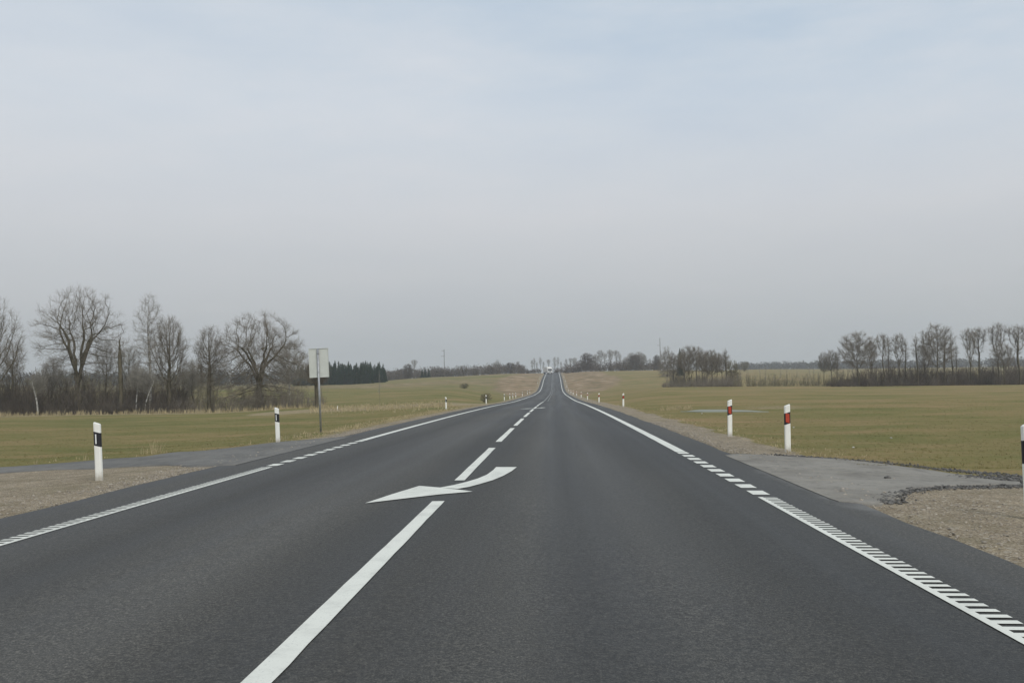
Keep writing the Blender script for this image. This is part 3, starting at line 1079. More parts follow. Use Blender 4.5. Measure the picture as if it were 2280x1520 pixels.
# undergrowth: dense bare scrub that nobody could count
def scrub_segments(r, n_bush, place, hfun, stems=9, spread=.45, sub=6):
    P0, P1, R0, R1 = [], [], [], []
    for b in range(n_bush):
        x, y = place(r)
        h = hfun(r, x, y)
        if h <= .15: continue
        z = Z(x, y)
        base = np.array([x, y, z-.05])
        for s in range(stems):
            a = r.random()*6.283; sp_ = spread*h*r.random()
            tip = base + np.array([math.cos(a)*sp_, math.sin(a)*sp_, h*r.uniform(.55, 1.05)])
            st0 = base + np.array([math.cos(a), math.sin(a), 0])*.12*h*r.random()
            mid = (st0+tip)/2 + r.normal(0, .05*h, 3)
            rb = .006*h+.008
            P0 += [st0, mid]; P1 += [mid, tip]; R0 += [rb, rb*.7]; R1 += [rb*.7, rb*.35]
            for q in range(sub):
                t = r.uniform(.04, 1)
                o_ = st0*(1-t)*(1-t)+2*mid*t*(1-t)+tip*t*t
                dv = r.normal(0, .5, 3)+np.array([math.cos(a)*.4, math.sin(a)*.4, .8]); dv /= np.linalg.norm(dv)
                e = o_+dv*h*r.uniform(.10, .26)
                P0.append(o_); P1.append(e); R0.append(rb*.55); R1.append(rb*.25)
    return tubes(np.array(P0), np.array(P1), np.array(R0), np.array(R1), 3)


def scrub(name, label, seed, n_bush, place, hfun, mat, **kw):
    r = np.random.default_rng(seed)
    V, Q = scrub_segments(r, n_bush, place, hfun, **kw)
    o = link(name, mesh_np(name, V, Q, True), mat)
    return tag(o, label, None, None, 'stuff')


def band_place(px0, px1, D0, D1):
    def f(r):
        D = r.uniform(D0, D1); p = at(r.uniform(px0, px1), 850, D)
        return p.x, D
    return f


scrub('undergrowth', 'dense dark bare undergrowth under the tall trees', 31, 270, band_place(-140, 425, 119, 152),
      lambda r, x, y: r.uniform(.45, 1.0)*(1.6+5.2*float(vnoise(np.array([x*.14]), np.array([y*.1]), 9)[0])), M_TWIG_DARK, stems=9, sub=6)
scrub('undergrowth', 'low brown undergrowth around the foot of the oak', 32, 190, band_place(390, 720, 117, 132),
      lambda r, x, y: r.uniform(.8, 2.6), M_TWIG, stems=7, sub=5)
scrub('undergrowth', 'olive brown bare scrub behind the thicket', 33, 190, band_place(-140, 480, 150, 185),
      lambda r, x, y: r.uniform(3.0, 6.5), M_TWIG_OLIVE, stems=8, sub=6)


# repeated middle and far trees: a few grown once, copied as separate things
TPL = {}
def tpl(key, **kw):
    TPL[key] = make_tree(key, **kw)


tpl('crown_a', seed=51, H=12, shape=sh_round(.30), rad=3.4, n_att=850, trunk_frac=.32, rbase=.13, rtip=.0135, split=.036, sides=4, twig=1.35, twig_len=.9, step=.29)
tpl('crown_b', seed=52, H=12, shape=sh_round(.38), rad=2.6, n_att=650, trunk_frac=.42, rbase=.13, rtip=.0135, split=.036, sides=4, twig=1.35, twig_len=.9, step=.29)
tpl('vase_a', seed=53, H=12, shape=sh_vase(.40), rad=2.1, n_att=560, trunk_frac=.40, stems=3, rbase=.13, rtip=.0135, split=.036, sides=4, twig=1.35, twig_len=.8, up=.10, step=.29)
tpl('vase_b', seed=54, H=12, shape=sh_vase(.5), rad=1.7, n_att=420, trunk_frac=.5, rbase=.13, rtip=.0135, split=.036, sides=4, twig=1.4, twig_len=.8, up=.10, step=.29)
tpl('slim_a', seed=55, H=12, shape=sh_column(.3), rad=1.2, n_att=320, trunk_frac=.75, rbase=.11, rtip=.0135, split=.036, sides=4, twig=1.4, twig_len=.7, up=.10, step=.29)
tpl('slim_b', seed=56, H=12, shape=sh_column(.45), rad=.95, n_att=230, trunk_frac=.8, rbase=.13, rtip=.0135, split=.036, sides=4, twig=1.35, twig_len=.7, up=.10, step=.29)
tpl('dome', seed=57, H=12, shape=sh_dome(.12), rad=5.0, n_att=1100, trunk_frac=.24, stems=5, rbase=.24, rtip=.0135, split=.036, sides=4, twig=1.35, twig_len=1.0, step=.32)
tpl('dense', seed=58, H=12, shape=sh_round(.05), rad=5.0, n_att=800, trunk_frac=.12, stems=6, rbase=.3, rtip=.034, split=.06, sides=4, twig=2.2, twig_len=1.3, step=.5, bark=M_TWIG_DARK, twigm=M_TWIG_DARK)
tpl('shrub', seed=60, H=12, shape=sh_round(.04), rad=6.0, n_att=420, trunk_frac=.08, stems=7, rbase=.3, rtip=.04, split=.09, sides=4, twig=1.3, twig_len=1.5, step=.55, bark=M_TWIG_OLIVE, twigm=M_TWIG_OLIVE)
tpl('sapling', seed=59, H=12, shape=sh_column(.3), rad=1.1, n_att=60, trunk_frac=.85, rbase=.10, rtip=.028, split=.04, sides=4, twig=.7, twig_len=1.2, step=.6, bark=M_TWIG, twigm=M_TWIG_PALE)


def put(name, key, px, ytop, D, label, group=None, wide=1.0, rz=None, cat='tree'):
    loc, H = spot(px, ytop, D)
    s = H/12.0*.985
    return tree_obj(name, TPL[key], loc, label, cat, group, (s*wide, s*wide, s), rz if rz is not None else (px*1.37) % 6.28)


GR = 'bare trees in the row behind the open field'
ROW = [  # px, top, key, wide, D, label
 (1835, 783, 'crown_b', .8, 246, 'first small bare tree at the thin end of the row behind the open field'),
 (1852, 778, 'crown_b', .9, 243, 'second small bare tree at the thin end of the row behind the open field'),
 (1865, 782, 'slim_a', 1.2, 248, 'slim small tree tucked against the stout low branched tree of the row'),
 (1911, 737, 'crown_a', 1.25, 238, 'stout bare tree with low sweeping branches starting the tall part of the row'),
 (1942, 761, 'vase_a', 1.0, 243, 'shorter forked tree right after the stout low branched tree of the row'),
 (1968, 744, 'vase_b', 1.2, 240, 'tall bare tree with a tight crown, first of two close pairs in the row'),
 (1980, 754, 'slim_a', 1.2, 246, 'slightly shorter slim tree leaning on the tight crowned one in the row'),
 (2003, 744, 'vase_a', 1.0, 241, 'forked bare tree in the middle gap of the row behind the open field'),
 (2018, 753, 'slim_b', 1.2, 247, 'slim tree just after the forked tree in the middle of the row'),
 (2043, 742, 'slim_b', 1.3, 238, 'single straight dark trunked tree before the tallest tree of the row'),
 (2060, 764, 'crown_b', .8, 245, 'low round tree crowding the foot of the tallest tree of the row'),
 (2088, 719, 'crown_a', 1.0, 237, 'tallest bare tree of the row with a full round crown'),
 (2105, 738, 'slim_b', 1.2, 243, 'slim tree touching the far side of the tallest tree of the row'),
 (2121, 752, 'slim_b', 1.0, 247, 'thin wispy tree in the gap after the tallest tree of the row'),
 (2131, 762, 'slim_b', .9, 249, 'shortest thin wispy tree in the gap after the tallest tree of the row'),
 (2162, 733, 'vase_a', 1.05, 239, 'first of two matching vase shaped trees in the row'),
 (2182, 730, 'vase_b', 1.4, 241, 'second of two matching vase shaped trees in the row'),
 (2224, 721, 'vase_a', 1.1, 238, 'tall open crowned tree after the two vase shaped trees'),
 (2236, 764, 'crown_b', 1.2, 234, 'short bushy tree at the foot of the tall open crowned one'),
 (2270, 725, 'vase_b', 1.6, 240, 'last bare tree of the row, cut by the picture edge'),
]
for px, yt, key, wd, D, lab in ROW:
    put('bare_tree', key, px, yt, D, lab, GR, wd)
GM = 'bare trees by the tall power pole'
for px, yt, key, wd, D, lab in [
 (1486, 771, 'dome', .75, 420, 'wide low forking bare tree right beside the tall power pole'),
 (1535, 768, 'crown_a', 1.0, 252, 'tallest round crowned tree of the clump after the lone dark spruce'),
 (1551, 772, 'vase_a', 1.3, 256, 'open crowned tree overlapping the tallest one of the clump after the spruce'),
 (1564, 783, 'crown_b', .9, 250, 'lower dark tree in the middle of the clump after the spruce'),
 (1586, 777, 'crown_a', .95, 252, 'round crowned tree near the end of the clump after the spruce'),
 (1597, 784, 'crown_b', .9, 257, 'small tree just behind the round crowned one near the end of the clump'),
 (1524, 781, 'crown_b', 1.1, 262, 'low hazy tree between the lone spruce and the tallest tree of the clump'),
 (1574, 779, 'crown_a', .9, 266, 'hazy round tree set back between the two tallest parts of the clump'),
 (1608, 786, 'crown_b', 1.1, 263, 'low wide tree set back near the end of the clump by the bush'),
 (1500, 787, 'crown_b', 1.0, 262, 'low hazy tree between the forking tree at the pole and the lone spruce'),
 (1617, 773, 'slim_b', 1.5, 250, 'thin open tree rising from the bush that ends the clump'),
]:
    put('bare_tree', key, px, yt, D, lab, GM, wd)
put('bush', 'shrub', 1632, 799, 262, 'round olive bush ending the clump of trees', None, .55, None, 'bush')
put('bush', 'shrub', 1659, 803, 600, 'small pointed far bush just past the clump of trees', None, .9, None, 'bush')
put('bush', 'dense', 1463, 790, 590, 'dark bush beside the foot of the tall power pole', None, .6, None, 'bush')
scrub('undergrowth', 'dark bare undergrowth filling the foot of the tree row', 34, 470, band_place(1838, 2420, 236, 260),
      lambda r, x, y: r.uniform(.45, 1.0)*(3.2+3.6*float(vnoise(np.array([x*.10]), np.array([y*.1]), 9)[0]))*min(1, max(.22, (x-65)/9)), M_TWIG_DARK, stems=9, sub=8)
scrub('undergrowth', 'grey brown undergrowth under the clump by the power pole', 35, 190, band_place(1472, 1645, 246, 264),
      lambda r, x, y: r.uniform(.4, 1.0)*(1.5+6.5*float(vnoise(np.array([x*.16]), np.array([y*.1]), 19)[0]))*min(1, max(.25, (x-26.5)/5)), M_TWIG, stems=8, sub=6)
scrub('undergrowth', 'thin dry stems along the field edge between clump and row', 36, 230, band_place(1630, 1890, 242, 258),
      lambda r, x, y: r.uniform(.5, 3.4), M_TWIG_OLIVE, stems=5, sub=6)
r_ = random.Random(5)
for k in range(17):
    px = 1648+k*11.2+r_.uniform(-4, 4)
    put('sapling', 'sapling', px, r_.uniform(812, 830), 246+r_.uniform(-4, 6), 'thin leafless sapling in the sparse line between the clump and the tree row',
        'saplings between the clump and the tree row', .9)
put('sapling', 'sapling', 845, 822, 96, 'lone thin leafless sapling in the dry strip ahead of the spruces', None, .5)

# trees on the crest around the road
GC = 'bare trees on the crest where the road disappears'
CREST = [(1185.5, 800, 'slim_a'), (1190.5, 795, 'slim_b'), (1196, 805, 'slim_a'), (1204, 793, 'slim_b'), (1210.5, 804, 'slim_a'),
         (1222, 800, 'vase_b'), (1236, 793, 'slim_a'), (1243, 793, 'slim_b'), (1250, 804, 'slim_a'), (1261, 797, 'slim_a'), (1271, 797, 'vase_b'),
         (1280, 796, 'vase_a'), (1288, 803, 'crown_b')]
for i, (px, yt, key) in enumerate(CREST):
    sd = 'on the spruce stand side of the lorry' if px < 1212 else 'on the power pole side of the lorry'
    kk = [c for c in CREST if (c[0] < 1212) == (px < 1212)].index((px, yt, key))
    put('bare_tree', key, px, yt, 660+(i*37) % 60, f'{ORD[kk]} thin bare tree on the crest, {sd}', GC, 1.25)
GK = 'bare trees on the rise between the round bush and the tall power pole'
for i, (px, yt, key, wd) in enumerate([(1327, 788, 'crown_b', 1.0), (1338, 780, 'vase_a', 1.2), (1348, 786, 'vase_b', 1.2), (1360, 779, 'vase_a', 1.2), (1373, 780, 'vase_b', 1.4),
                         (1381, 786, 'slim_a', 1.3), (1394, 794, 'crown_b', 1.0), (1408, 784, 'crown_a', 1.0), (1424, 782, 'crown_a', 1.1), (1434, 788, 'crown_b', 1.0), (1448, 797, 'slim_a', 1.2)]):
    put('bare_tree', key, px, yt, 625+(i*29) % 50, f'bare tree on the rise, {ORD[i]} one from the round dark bush toward the power pole', GK, wd)
put('bush', 'dense', 1307, 786, 610, 'big round dark bush beside the road crest', None, .95, None, 'bush')
put('bush', 'dense', 1414, 790, 618, 'dark dense bush under the trees between round bush and power pole', None, 1.1, None, 'bush')
put('bush', 'shrub', 1034, 852, 300, 'grey green bush alone on the grassy slope', None, 1.7, None, 'bush')
put('bush', 'shrub', 1081, 873, 128, 'small reddish bush behind a marker post', None, 1.15, None, 'bush')
put('bare_tree', 'vase_b', 923, 801, 600, 'pale crowned bare tree sticking up from the scrub after the spruce stand', None, 1.5)
put('bush', 'dense', 909, 810, 590, 'dark rounded bush beside the pale crowned tree in the scrub', None, .9, None, 'bush')
put('bare_tree', 'dome', 1108, 800, 640, 'dark low wide tree sticking up from the scrub toward the road', None, .8)
put('bush', 'dense', 1136, 807, 640, 'dark bush at the end of the scrub toward the road', None, 1.3, None, 'bush')
put('bare_tree', 'vase_b', 1154, 804, 650, 'thin single tree between the scrub and the road crest', None, 1.2)
put('bush', 'dense', 1160, 818, 650, 'low bush at the foot of the thin tree before the road crest', None, 1.2, None, 'bush')


def belt(name, label, seed, n_, px0, px1, D0, D1, hlo, hhi, mat, leaf=.5, per=46, w=.45):
    """a far belt of bushes and trees reading as one mass: many small leaf-sized faces"""
    r = np.random.default_rng(seed)
    V = []
    for k in range(n_):
        D = r.uniform(D0, D1); p = at(r.uniform(px0, px1), 850, D)
        h = r.uniform(hlo, hhi); z = Z(p.x, D)
        u = ball(r, per)
        c = u*np.array([h*w, h*w, h*.52]) + np.array([p.x, D, z+h*.43])
        a = r.normal(0, 1, (per, 3)); a /= np.linalg.norm(a, axis=1, keepdims=True)
        b = np.cross(a, r.normal(0, 1, (per, 3))); b /= np.linalg.norm(b, axis=1, keepdims=True)
        s = leaf*r.uniform(.5, 1.2, (per, 1))
        V.append(np.stack([c-a*s, c+b*s*.5, c+a*s, c-b*s*.5], 1).reshape(-1, 3))
    V = np.concatenate(V)
    Q = np.arange(len(V)).reshape(-1, 4)
    return tag(link(name, mesh_np(name, V, Q), mat), label, None, None, 'stuff')


scrub('undergrowth', 'dense low brambles along the foot of the tree row', 36, 300, band_place(1850, 2420, 233, 241),
      lambda r, x, y: r.uniform(.3, 1.0)*(.8+2.4*float(vnoise(np.array([x*.3]), np.array([y*.2]), 29)[0])), M_TWIG_DARK, stems=9, sub=9, spread=.8)
scrub('undergrowth', 'dense low brambles along the foot of the clump by the power pole', 37, 110, band_place(1476, 1650, 243, 249),
      lambda r, x, y: r.uniform(.3, 1.0)*(.4+2.2*float(vnoise(np.array([x*.3]), np.array([y*.2]), 29)[0])), M_TWIG, stems=9, sub=8, spread=.8)
scrub('undergrowth', 'dense low brambles in front of the thicket', 38, 200, band_place(-140, 425, 117, 122),
      lambda r, x, y: r.uniform(.6, 1.9), M_TWIG_DARK, stems=9, sub=8, spread=.8)
belt('undergrowth', 'dark scrub along the skyline between the spruces and the road', 41, 230, 852, 1165, 600, 680, 4.0, 8.0, M_TWIG_DARK, .42, 150, .5)
belt('undergrowth', 'dark scrub at the foot of the trees past the road crest', 42, 140, 1258, 1480, 612, 670, 3.0, 8.0, M_TWIG_DARK, .42, 130, .5)
belt('undergrowth', 'low dark scrub on the road crest before the lorry', 43, 14, 1165, 1203, 660, 690, 1.5, 3.5, M_TWIG_DARK, .35, 120, .6)
belt('undergrowth', 'low dark scrub on the road crest past the lorry', 44, 16, 1232, 1264, 735, 790, 2.0, 6.0, M_TWIG_DARK, .35, 120, .55)
belt('forest', 'far dark wood behind the trees and thicket', 45, 330, -200, 740, 640, 980, 8, 13, M_WOOD, 1.0, 110, .45)
belt('forest', 'far bluish wood on the skyline beyond the open field', 46, 420, 1640, 2480, 1250, 1500, 9, 14, M_WOOD, 1.3, 90, .5)
belt('forest', 'far wood behind the spruce stand and the scrub', 47, 120, 640, 900, 720, 860, 6, 10, M_WOOD, .9, 110, .5)


# spruces
def make_spruce(seed):
    r = np.random.default_rng(seed)
    H = 10.0
    P0 = np.array([[0, 0, -.3], [0, 0, H*.5]]); P1 = np.array([[0, 0, H*.5], [0, 0, H]])
    T = tubes(P0, P1, np.array([.16, .10]), np.array([.10, .015]), 6)
    V = []
    for lay in range(34):
        t = lay/33
        z0 = H*(.05+.93*t); rr = 1.75*(1-t)**.85+.10
        for k in range(int(7+7*(1-t))):
            a = r.random()*6.283; L = rr*r.uniform(.72, 1.12)
            dx, dy = math.cos(a), math.sin(a)
            dz = -.30*L+.05
            w = .20*L+.10
            p0 = np.array([dx*.05, dy*.05, z0]); p2 = np.array([dx*L, dy*L, z0+dz])
            m_ = (p0+p2)/2; side = np.array([-dy, dx, 0])*w
            V += [p0, m_+side+np.array([0, 0, -.10]), p2, m_-side+np.array([0, 0, -.10])]
            V += [p0+np.array([0, 0, .02]), m_+np.array([0, 0, .16]), p2, m_+np.array([0, 0, -.34])]
    V = np.array(V); Q = np.arange(len(V)).reshape(-1, 4)
    a = mesh_np('trunk', T[0], T[1]); a.materials.append(M_BARK)
    b = mesh_np('crown', V, Q); b.materials.append(M_SPRUCE)
    return a, b


SPR = [make_spruce(s) for s in (71, 72, 73)]
r_ = random.Random(9)
for row in range(4):
    for k in range(23):
        px = 664+k*8.6+row*3.3+r_.uniform(-4.5, 4.5)
        if px > 858: continue
        D = 470+row*14+r_.uniform(-5, 5)
        loc, _ = spot(px, 800, D)
        yt = 807+r_.uniform(-6, 9) + (10 if px < 700 else 0) + max(0, (px-842)*.5)
        H = at(px, yt, D).z-loc.z
        s = H/10
        tree_obj('spruce_tree', SPR[(k+row) % 3], loc, 'dark green spruce in the dense spruce stand behind the road sign', 'spruce', 'spruces of the dense stand behind the road sign',
                 (s*r_.uniform(1.15, 1.7),)*2+(s,), r_.uniform(0, 6))
for px, yt, lab in ((940, 820, 'outer one toward the spruce stand'), (947, 818, 'middle one'), (955, 819, 'outer one toward the power pole')):
    loc, _ = spot(px, 820, 585); s = (at(px, yt, 585).z-loc.z)/10
    tree_obj('spruce_tree', SPR[0], loc, f'small spruce among the skyline scrub, {lab} of three', 'spruce', 'three small spruces in the skyline scrub', (s*1.3, s*1.3, s), px)
loc, _ = spot(1515, 775, 440); s = (at(1515, 774, 440).z-loc.z)/10
tree_obj('spruce_tree', SPR[1], loc, 'lone narrow dark spruce beside the clump near the power pole', 'spruce', None, (s*.95, s*.95, s), 1.0)

# ------------------------------------------------------------------ small things on the ground
def stones(name, label, seed, n_, place, smin, smax, mat, lift=.3):
    r = np.random.default_rng(seed)
    ico = bmesh.new(); bmesh.ops.create_icosphere(ico, subdivisions=1, radius=1.0)
    iv = np.array([v.co[:] for v in ico.verts]); ifc = np.array([[v.index for v in f.verts] for f in ico.faces]); ico.free()
    xy = np.array([place(r) for _ in range(n_)])
    zz = Zv(xy[:, 0], xy[:, 1])
    V, Fc = [], []
    for i in range(n_):
        s = smin+(smax-smin)*r.random()**2.5
        q = iv*(1+r.normal(0, .16, (len(iv), 1)))*np.array([s, s*r.uniform(.6, 1), s*r.uniform(.4, .75)])
        a = r.random()*6.283; c, sn = math.cos(a), math.sin(a)
        q = np.stack([q[:, 0]*c-q[:, 1]*sn, q[:, 0]*sn+q[:, 1]*c, q[:, 2]], 1)
        V.append(q+np.array([xy[i, 0], xy[i, 1], zz[i]+s*lift*r.uniform(0, 1.2)])); Fc.append(ifc+len(iv)*i)
    o = link(name, mesh_np(name, np.concatenate(V), np.concatenate(Fc)), mat)
    return tag(o, label, None, None, 'stuff')


def verge_r(r):
    y = 4+ (r.random()**1.3)*34
    w = 7.0 if y < 11.8 else 1.5
    return XR+.04+abs(r.normal(0, .33))*w*.9, y


def verge_l(r):
    y = 7+(r.random()**1.2)*30
    w = 5.0 if y < 14 else 1.0
    return XL-.05-abs(r.normal(0, .4))*w, y


stones('gravel', 'loose pebbles on the verge of the open field side', 81, 9000, verge_r, .004, .020, M_STONE)
stones('gravel', 'larger loose stones along the pavement edge of the open field side', 86, 900, verge_r, .012, .036, M_STONE)
stones('gravel', 'larger loose stones along the pavement edge of the tree side', 87, 800, verge_l, .012, .036, M_STONE)
stones('gravel', 'loose pebbles on the verge of the tree side', 82, 8000, verge_l, .004, .020, M_STONE)


def along(pts, spread):
    Q = [ground(*p) for p in pts]
    def f(r):
        k = r.integers(0, len(Q)-1); t = r.random()
        p = Q[k].lerp(Q[k+1], t)
        return p.x+r.normal(0, spread), p.y+r.normal(0, spread)
    return f


stones('asphalt_rubble', 'crumbled dark asphalt chips along the far side of the dusty crossing', 83, 2300,
       along([(1720, 1013), (1800, 1017), (1900, 1025), (2000, 1034), (2100, 1046), (2180, 1054), (2240, 1058), (2330, 1066), (2420, 1076)], .12), .006, .030, M_CHIP, .5)
stones('asphalt_rubble', 'crumbled dark asphalt chips along the near side of the dusty crossing', 84, 2300,
       along([(1968, 1122), (1985, 1112), (2000, 1100), (2040, 1092), (2100, 1087), (2160, 1085), (2220, 1084), (2290, 1081), (2420, 1084)], .085), .006, .030, M_CHIP, .5)
stones('asphalt_rubble', 'heap of dark asphalt chips at the end of the dusty crossing', 85, 1800,
       along([(2170, 1062), (2230, 1066), (2300, 1070), (2420, 1078)], .22), .006, .034, M_CHIP, .5)


def lump(name, px, py, s, mat, label, cat, group=None, seed=1):
    p = ground(px, py)
    r = np.random.default_rng(seed)
    b = bmesh.new(); bmesh.ops.create_icosphere(b, subdivisions=2, radius=1.0)
    for v in b.verts:
        v.co = Vector(v.co)*(1+r.normal(0, .13)); v.co.z *= .6; v.co *= s
    me = bpy.data.meshes.new(name); b.to_mesh(me); b.free()
    o = link(name, me, mat); o.location = p+Vector((0, 0, s*.45))
    tag(o, label, cat, group)


lump('asphalt_lump', 1976, 1067, .05, M_CHIP, 'dark round lump of asphalt lying on the pale dusty crossing', 'asphalt lump')
for i, (px, py, s, lab) in enumerate([(1563, 921, .04, 'small pale stone in the field at the near rim of the water strip'),
                                 (1767, 952, .03, 'small pale stone in the field just behind the post at the dusty crossing'),
                                 (1900, 997, .03, 'pale flat stone in the field above the dusty crossing'),
                                 (1984, 976, .03, 'pale stone in the field farthest from the marker posts')]):
    lump('pale_stone', px, py, s, M_PALE, lab, 'stone', 'pale stones in the open field', 3+i)
sp2 = ground(751.5, 913)
st = root('marker_stake', sp2, 'tiny white stake standing in the dry strip behind the road sign', 'stake')
mb = MB(); mb.box((0, 0, .17), (.06, .05, .42), None, .01); mb.prism([(-.03, .38), (.03, .38), (0, .45)], 1, -.024, .024); mb.build('stake_body', M_WHITE, st)


def tufts(name, label, seed, n_, place, hlo, hhi, mat, blades=7, wid=.006, spread=.35):
    r = np.random.default_rng(seed)
    V = []
    xy = np.array([place(r) for _ in range(n_)]); zz = Zv(xy[:, 0], xy[:, 1])
    for i in range(n_):
        h = r.uniform(hlo, hhi)
        for b in range(blades):
            a = r.random()*6.283; l = h*r.uniform(.5, 1.1); sp_ = spread*l*r.uniform(.2, 1.4)
            o_ = np.array([xy[i, 0]+r.normal(0, .10*h+.02), xy[i, 1]+r.normal(0, .10*h+.02), zz[i]-.01])
            tip = o_+np.array([math.cos(a)*sp_, math.sin(a)*sp_, l])
            sd = np.array([-math.sin(a+.6), math.cos(a+.6), 0])*wid*(1+h)
            mid = (o_+tip)/2+np.array([0, 0, l*.12])
            V += [o_-sd, o_+sd, mid+sd*.8, mid-sd*.8, mid-sd*.8, mid+sd*.8, tip+sd*.15, tip-sd*.15]
    V = np.array(V)
    return tag(link(name, mesh_np(name, V, np.arange(len(V)).reshape(-1, 4)), mat), label, None, None, 'stuff')


def pl_verge(r):
    while True:
        y = 17.5+r.random()**1.4*70
        x = XL-.9-abs(r.normal(0, .9))-(8*r.random() if y < 30 else 0)
        if past_track(x, y, .25) and (x > XL-2.5 or y < np.interp(x, TUX, TUY)+1.2): return x, y


def pr_verge(r):
    y = 20+r.random()**1.4*70
    return XR+1.3+abs(r.normal(0, .55)), y


tufts('grass', 'dry straw tufts on the verge of the tree side', 91, 900, pl_verge, .03, .15, M_DRY, 6)
tufts('grass', 'dry straw tufts on the verge of the open field side', 92, 350, pr_verge, .03, .09, M_DRY, 6)
p0 = ground(322, 1012); p1 = ground(300, 1014)
tufts('grass', 'tall pale dry tuft beside the side road', 93, 7, lambda r: (p0.x+r.normal(0, .13), p0.y+.35+r.normal(0, .12)), .22, .5, M_DRY, 9, .003, .45)


def reeds(r):
    p = at(r.uniform(1470, 1540), 900, 62+r.normal(0, 2)); return p.x, p.y


tufts('grass', 'pale dry reeds at the near end of the water strip', 94, 70, reeds, .10, .30, M_DRY, 5, .009)


def strip_l(r):
    D = 100+r.normal(0, 9); p = at(r.uniform(690, 1010), 880, D); return p.x, p.y


tufts('grass', 'pale dry grass strip across the field behind the road sign', 95, 800, strip_l, .12, .4, M_DRY, 5, .012)


def edge_l(r):
    p = at(r.uniform(-60, 730), 900, 115+r.normal(0, 1.6)); return p.x, p.y


tufts('grass', 'pale dry grass fringe at the foot of the thicket', 96, 620, edge_l, .15, .75, M_DRY, 5, .012)


def fld(side):
    def f(r):
        y = 17+r.random()**1.5*60
        if side > 0: return XR+1.7+r.random()*(y*.55), max(y, 17.5)
        x = XL-1.8-r.random()*(y*.60); y = y+5
        return (x, y) if past_track(x, y, .4) else f(r)
    return f


tufts('grass', 'short green and brown winter crop of the open field', 97, 11000, fld(1), .02, .05, M_GREEN, 4, .004, .8)
tufts('grass', 'short green and brown winter crop on the tree side', 98, 11000, fld(-1), .02, .05, M_GREEN, 4, .004, .8)

# ------------------------------------------------------------------ air
hz = bmesh.new(); bmesh.ops.create_cube(hz, size=1.0)
zlo, zhi = float(gz.min())-1.0, 60.0
bmesh.ops.scale(hz, vec=(8800, 4800, zhi-zlo), verts=hz.verts)
bmesh.ops.translate(hz, vec=(0, 2150, (zhi+zlo)/2), verts=hz.verts)
me = bpy.data.meshes.new('haze'); hz.to_mesh(me); hz.free()
mh = bpy.data.materials.new('haze'); mh.use_nodes = True
mh.node_tree.nodes.clear()
out = mh.node_tree.nodes.new('ShaderNodeOutputMaterial')
pv = mh.node_tree.nodes.new('ShaderNodeVolumePrincipled')
pv.inputs['Color'].default_value = (.86, .90, .95, 1)
pv.inputs['Density'].default_value = .0003
pv.inputs['Anisotropy'].default_value = .2
mh.node_tree.links.new(pv.outputs[0], out.inputs['Volume'])
tag(link('haze', me, mh), 'thin pale haze over the fields', None, None, 'stuff')

# ------------------------------------------------------------------ light and sky
SUN_EL, SUN_AZ = R(42), R(150)                 # azimuth clockwise from +Y
sd = bpy.data.lights.new('sun', 'SUN'); sd.energy = 1.7; sd.angle = R(22); sd.color = (1, .955, .88)
so = bpy.data.objects.new('sun', sd); COL.objects.link(so)
v = Vector((math.sin(SUN_AZ)*math.cos(SUN_EL), math.cos(SUN_AZ)*math.cos(SUN_EL), math.sin(SUN_EL)))
so.rotation_euler = v.to_track_quat('Z', 'Y').to_euler()

w = bpy.data.worlds.new('World'); scene.world = w; w.use_nodes = True
nt = w.node_tree; N = nt.nodes; L = nt.links
bg = N['Background']
sky = N.new('ShaderNodeTexSky'); sky.sky_type = 'NISHITA'; sky.sun_disc = False
sky.sun_elevation = SUN_EL; sky.sun_rotation = SUN_AZ
sky.air_density = 1.0; sky.dust_density = 2.5; sky.ozone_density = 1.5
STR = .1
bg.inputs['Strength'].default_value = STR
tc = N.new('ShaderNodeTexCoord')
sx = N.new('ShaderNodeSeparateXYZ'); L.new(tc.outputs['Generated'], sx.inputs[0])


def wmath(op, a, b=0.0, clamp=False):
    m = N.new('ShaderNodeMath'); m.operation = op; m.use_clamp = clamp
    for i, q in enumerate((a, b)):
        if isinstance(q, (int, float)): m.inputs[i].default_value = q
        else: L.new(q, m.inputs[i])
    return m.outputs[0]


def wramp(fac, stops):
    r = N.new('ShaderNodeValToRGB'); e = r.color_ramp.elements
    while len(e) > 1: e.remove(e[-1])
    e[0].position = stops[0][0]; e[0].color = (*stops[0][1], 1)
    for p, c in stops[1:]:
        x = e.new(p); x.color = (*c, 1)
    L.new(fac, r.inputs[0]); return r.outputs[0]


def wnoise(scale, stretch, detail, rough):
    mp = N.new('ShaderNodeMapping'); mp.inputs['Scale'].default_value = stretch
    L.new(tc.outputs['Generated'], mp.inputs[0])
    n_ = N.new('ShaderNodeTexNoise'); n_.inputs['Scale'].default_value = scale
    n_.inputs['Detail'].default_value = detail; n_.inputs['Roughness'].default_value = rough
    L.new(mp.outputs[0], n_.inputs['Vector']); return n_.outputs['Fac']


elev = sx.outputs['Z']
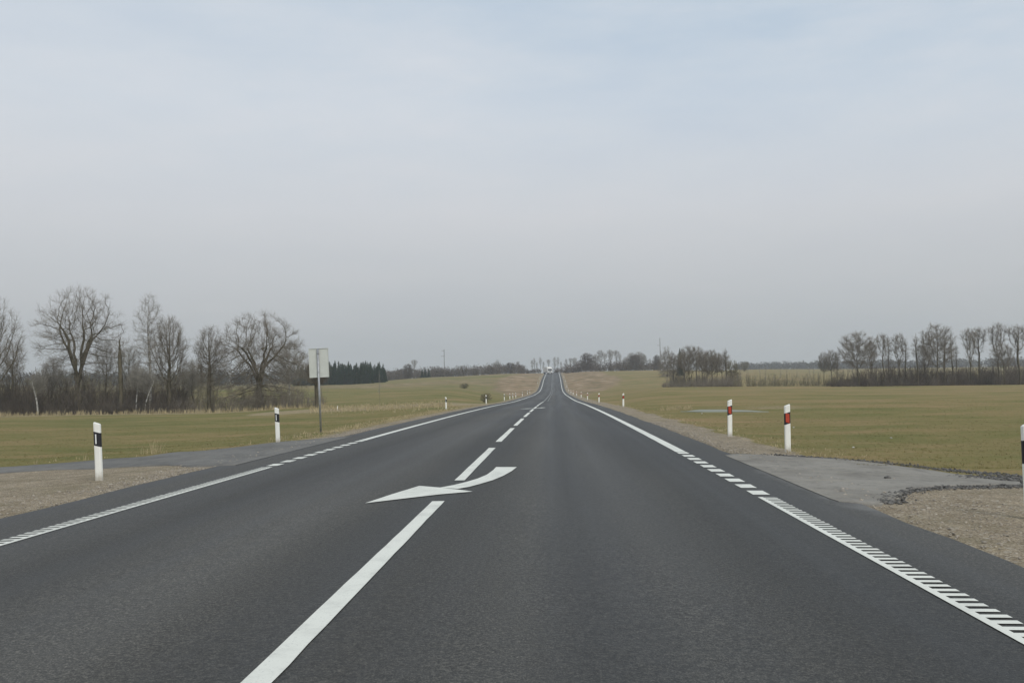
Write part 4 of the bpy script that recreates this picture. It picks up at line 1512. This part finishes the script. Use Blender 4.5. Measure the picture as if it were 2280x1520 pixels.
# high thin cloud: veil colour by height over the horizon, thinning to blue overhead
veil = wramp(elev, [(0.0, (4.25, 4.55, 4.75)), (.04, (4.55, 4.85, 5.05)), (.10, (5.4, 5.65, 5.9)), (.17, (6.2, 6.45, 6.8)), (.27, (6.7, 7.05, 7.5)), (1.0, (7.0, 7.5, 8.2))])
n1 = wnoise(3.0, (1, 1, 3.2), 5, .55)
n2 = wnoise(7.5, (1, 1, 4.0), 5, .6)
cl = wmath('ADD', wmath('MULTIPLY', n1, .62), wmath('MULTIPLY', n2, .38))
hgt = N.new('ShaderNodeMapRange'); hgt.inputs[1].default_value = .16; hgt.inputs[2].default_value = .38
hgt.inputs[3].default_value = 0.0; hgt.inputs[4].default_value = 1.0; L.new(elev, hgt.inputs[0])
side = N.new('ShaderNodeMapRange'); side.inputs[1].default_value = -.55; side.inputs[2].default_value = .5
side.inputs[3].default_value = .35; side.inputs[4].default_value = 1.15; L.new(sx.outputs['X'], side.inputs[0])
gap = wmath('MULTIPLY', wmath('MULTIPLY', hgt.outputs[0], side.outputs[0]), wmath('SUBTRACT', 1.85, wmath('MULTIPLY', cl, 2.2)), True)
blue = N.new('ShaderNodeMix'); blue.data_type = 'RGBA'; blue.blend_type = 'MIX'
blue.inputs[0].default_value = .72
L.new(sky.outputs[0], blue.inputs[6]); blue.inputs[7].default_value = (5.6, 7.0, 8.3, 1)
mx = N.new('ShaderNodeMix'); mx.data_type = 'RGBA'
L.new(gap, mx.inputs[0]); L.new(veil, mx.inputs[6]); L.new(blue.outputs[2], mx.inputs[7])
# warm lit cloud streaks and slightly darker patches
wsp = wramp(cl, [(.32, (.975, .975, .985)), (.48, (1, 1, 1)), (.60, (1.025, 1.015, 1.01)), (.75, (1.08, 1.06, 1.045))])
mu = N.new('ShaderNodeMix'); mu.data_type = 'RGBA'; mu.blend_type = 'MULTIPLY'; mu.inputs[0].default_value = 1.0
L.new(mx.outputs[2], mu.inputs[6]); L.new(wsp, mu.inputs[7])
L.new(mu.outputs[2], bg.inputs['Color'])

scene.view_settings.view_transform = 'Standard'
scene.view_settings.look = 'None'
scene.view_settings.exposure = 0.0
scene.view_settings.gamma = 1.0
scene.view_settings.use_curve_mapping = False
scene.render.engine = 'CYCLES'
scene.cycles.use_denoising = True
scene.cycles.max_bounces = 6
scene.cycles.volume_bounces = 1
scene.cycles.caustics_reflective = False
scene.cycles.caustics_refractive = False
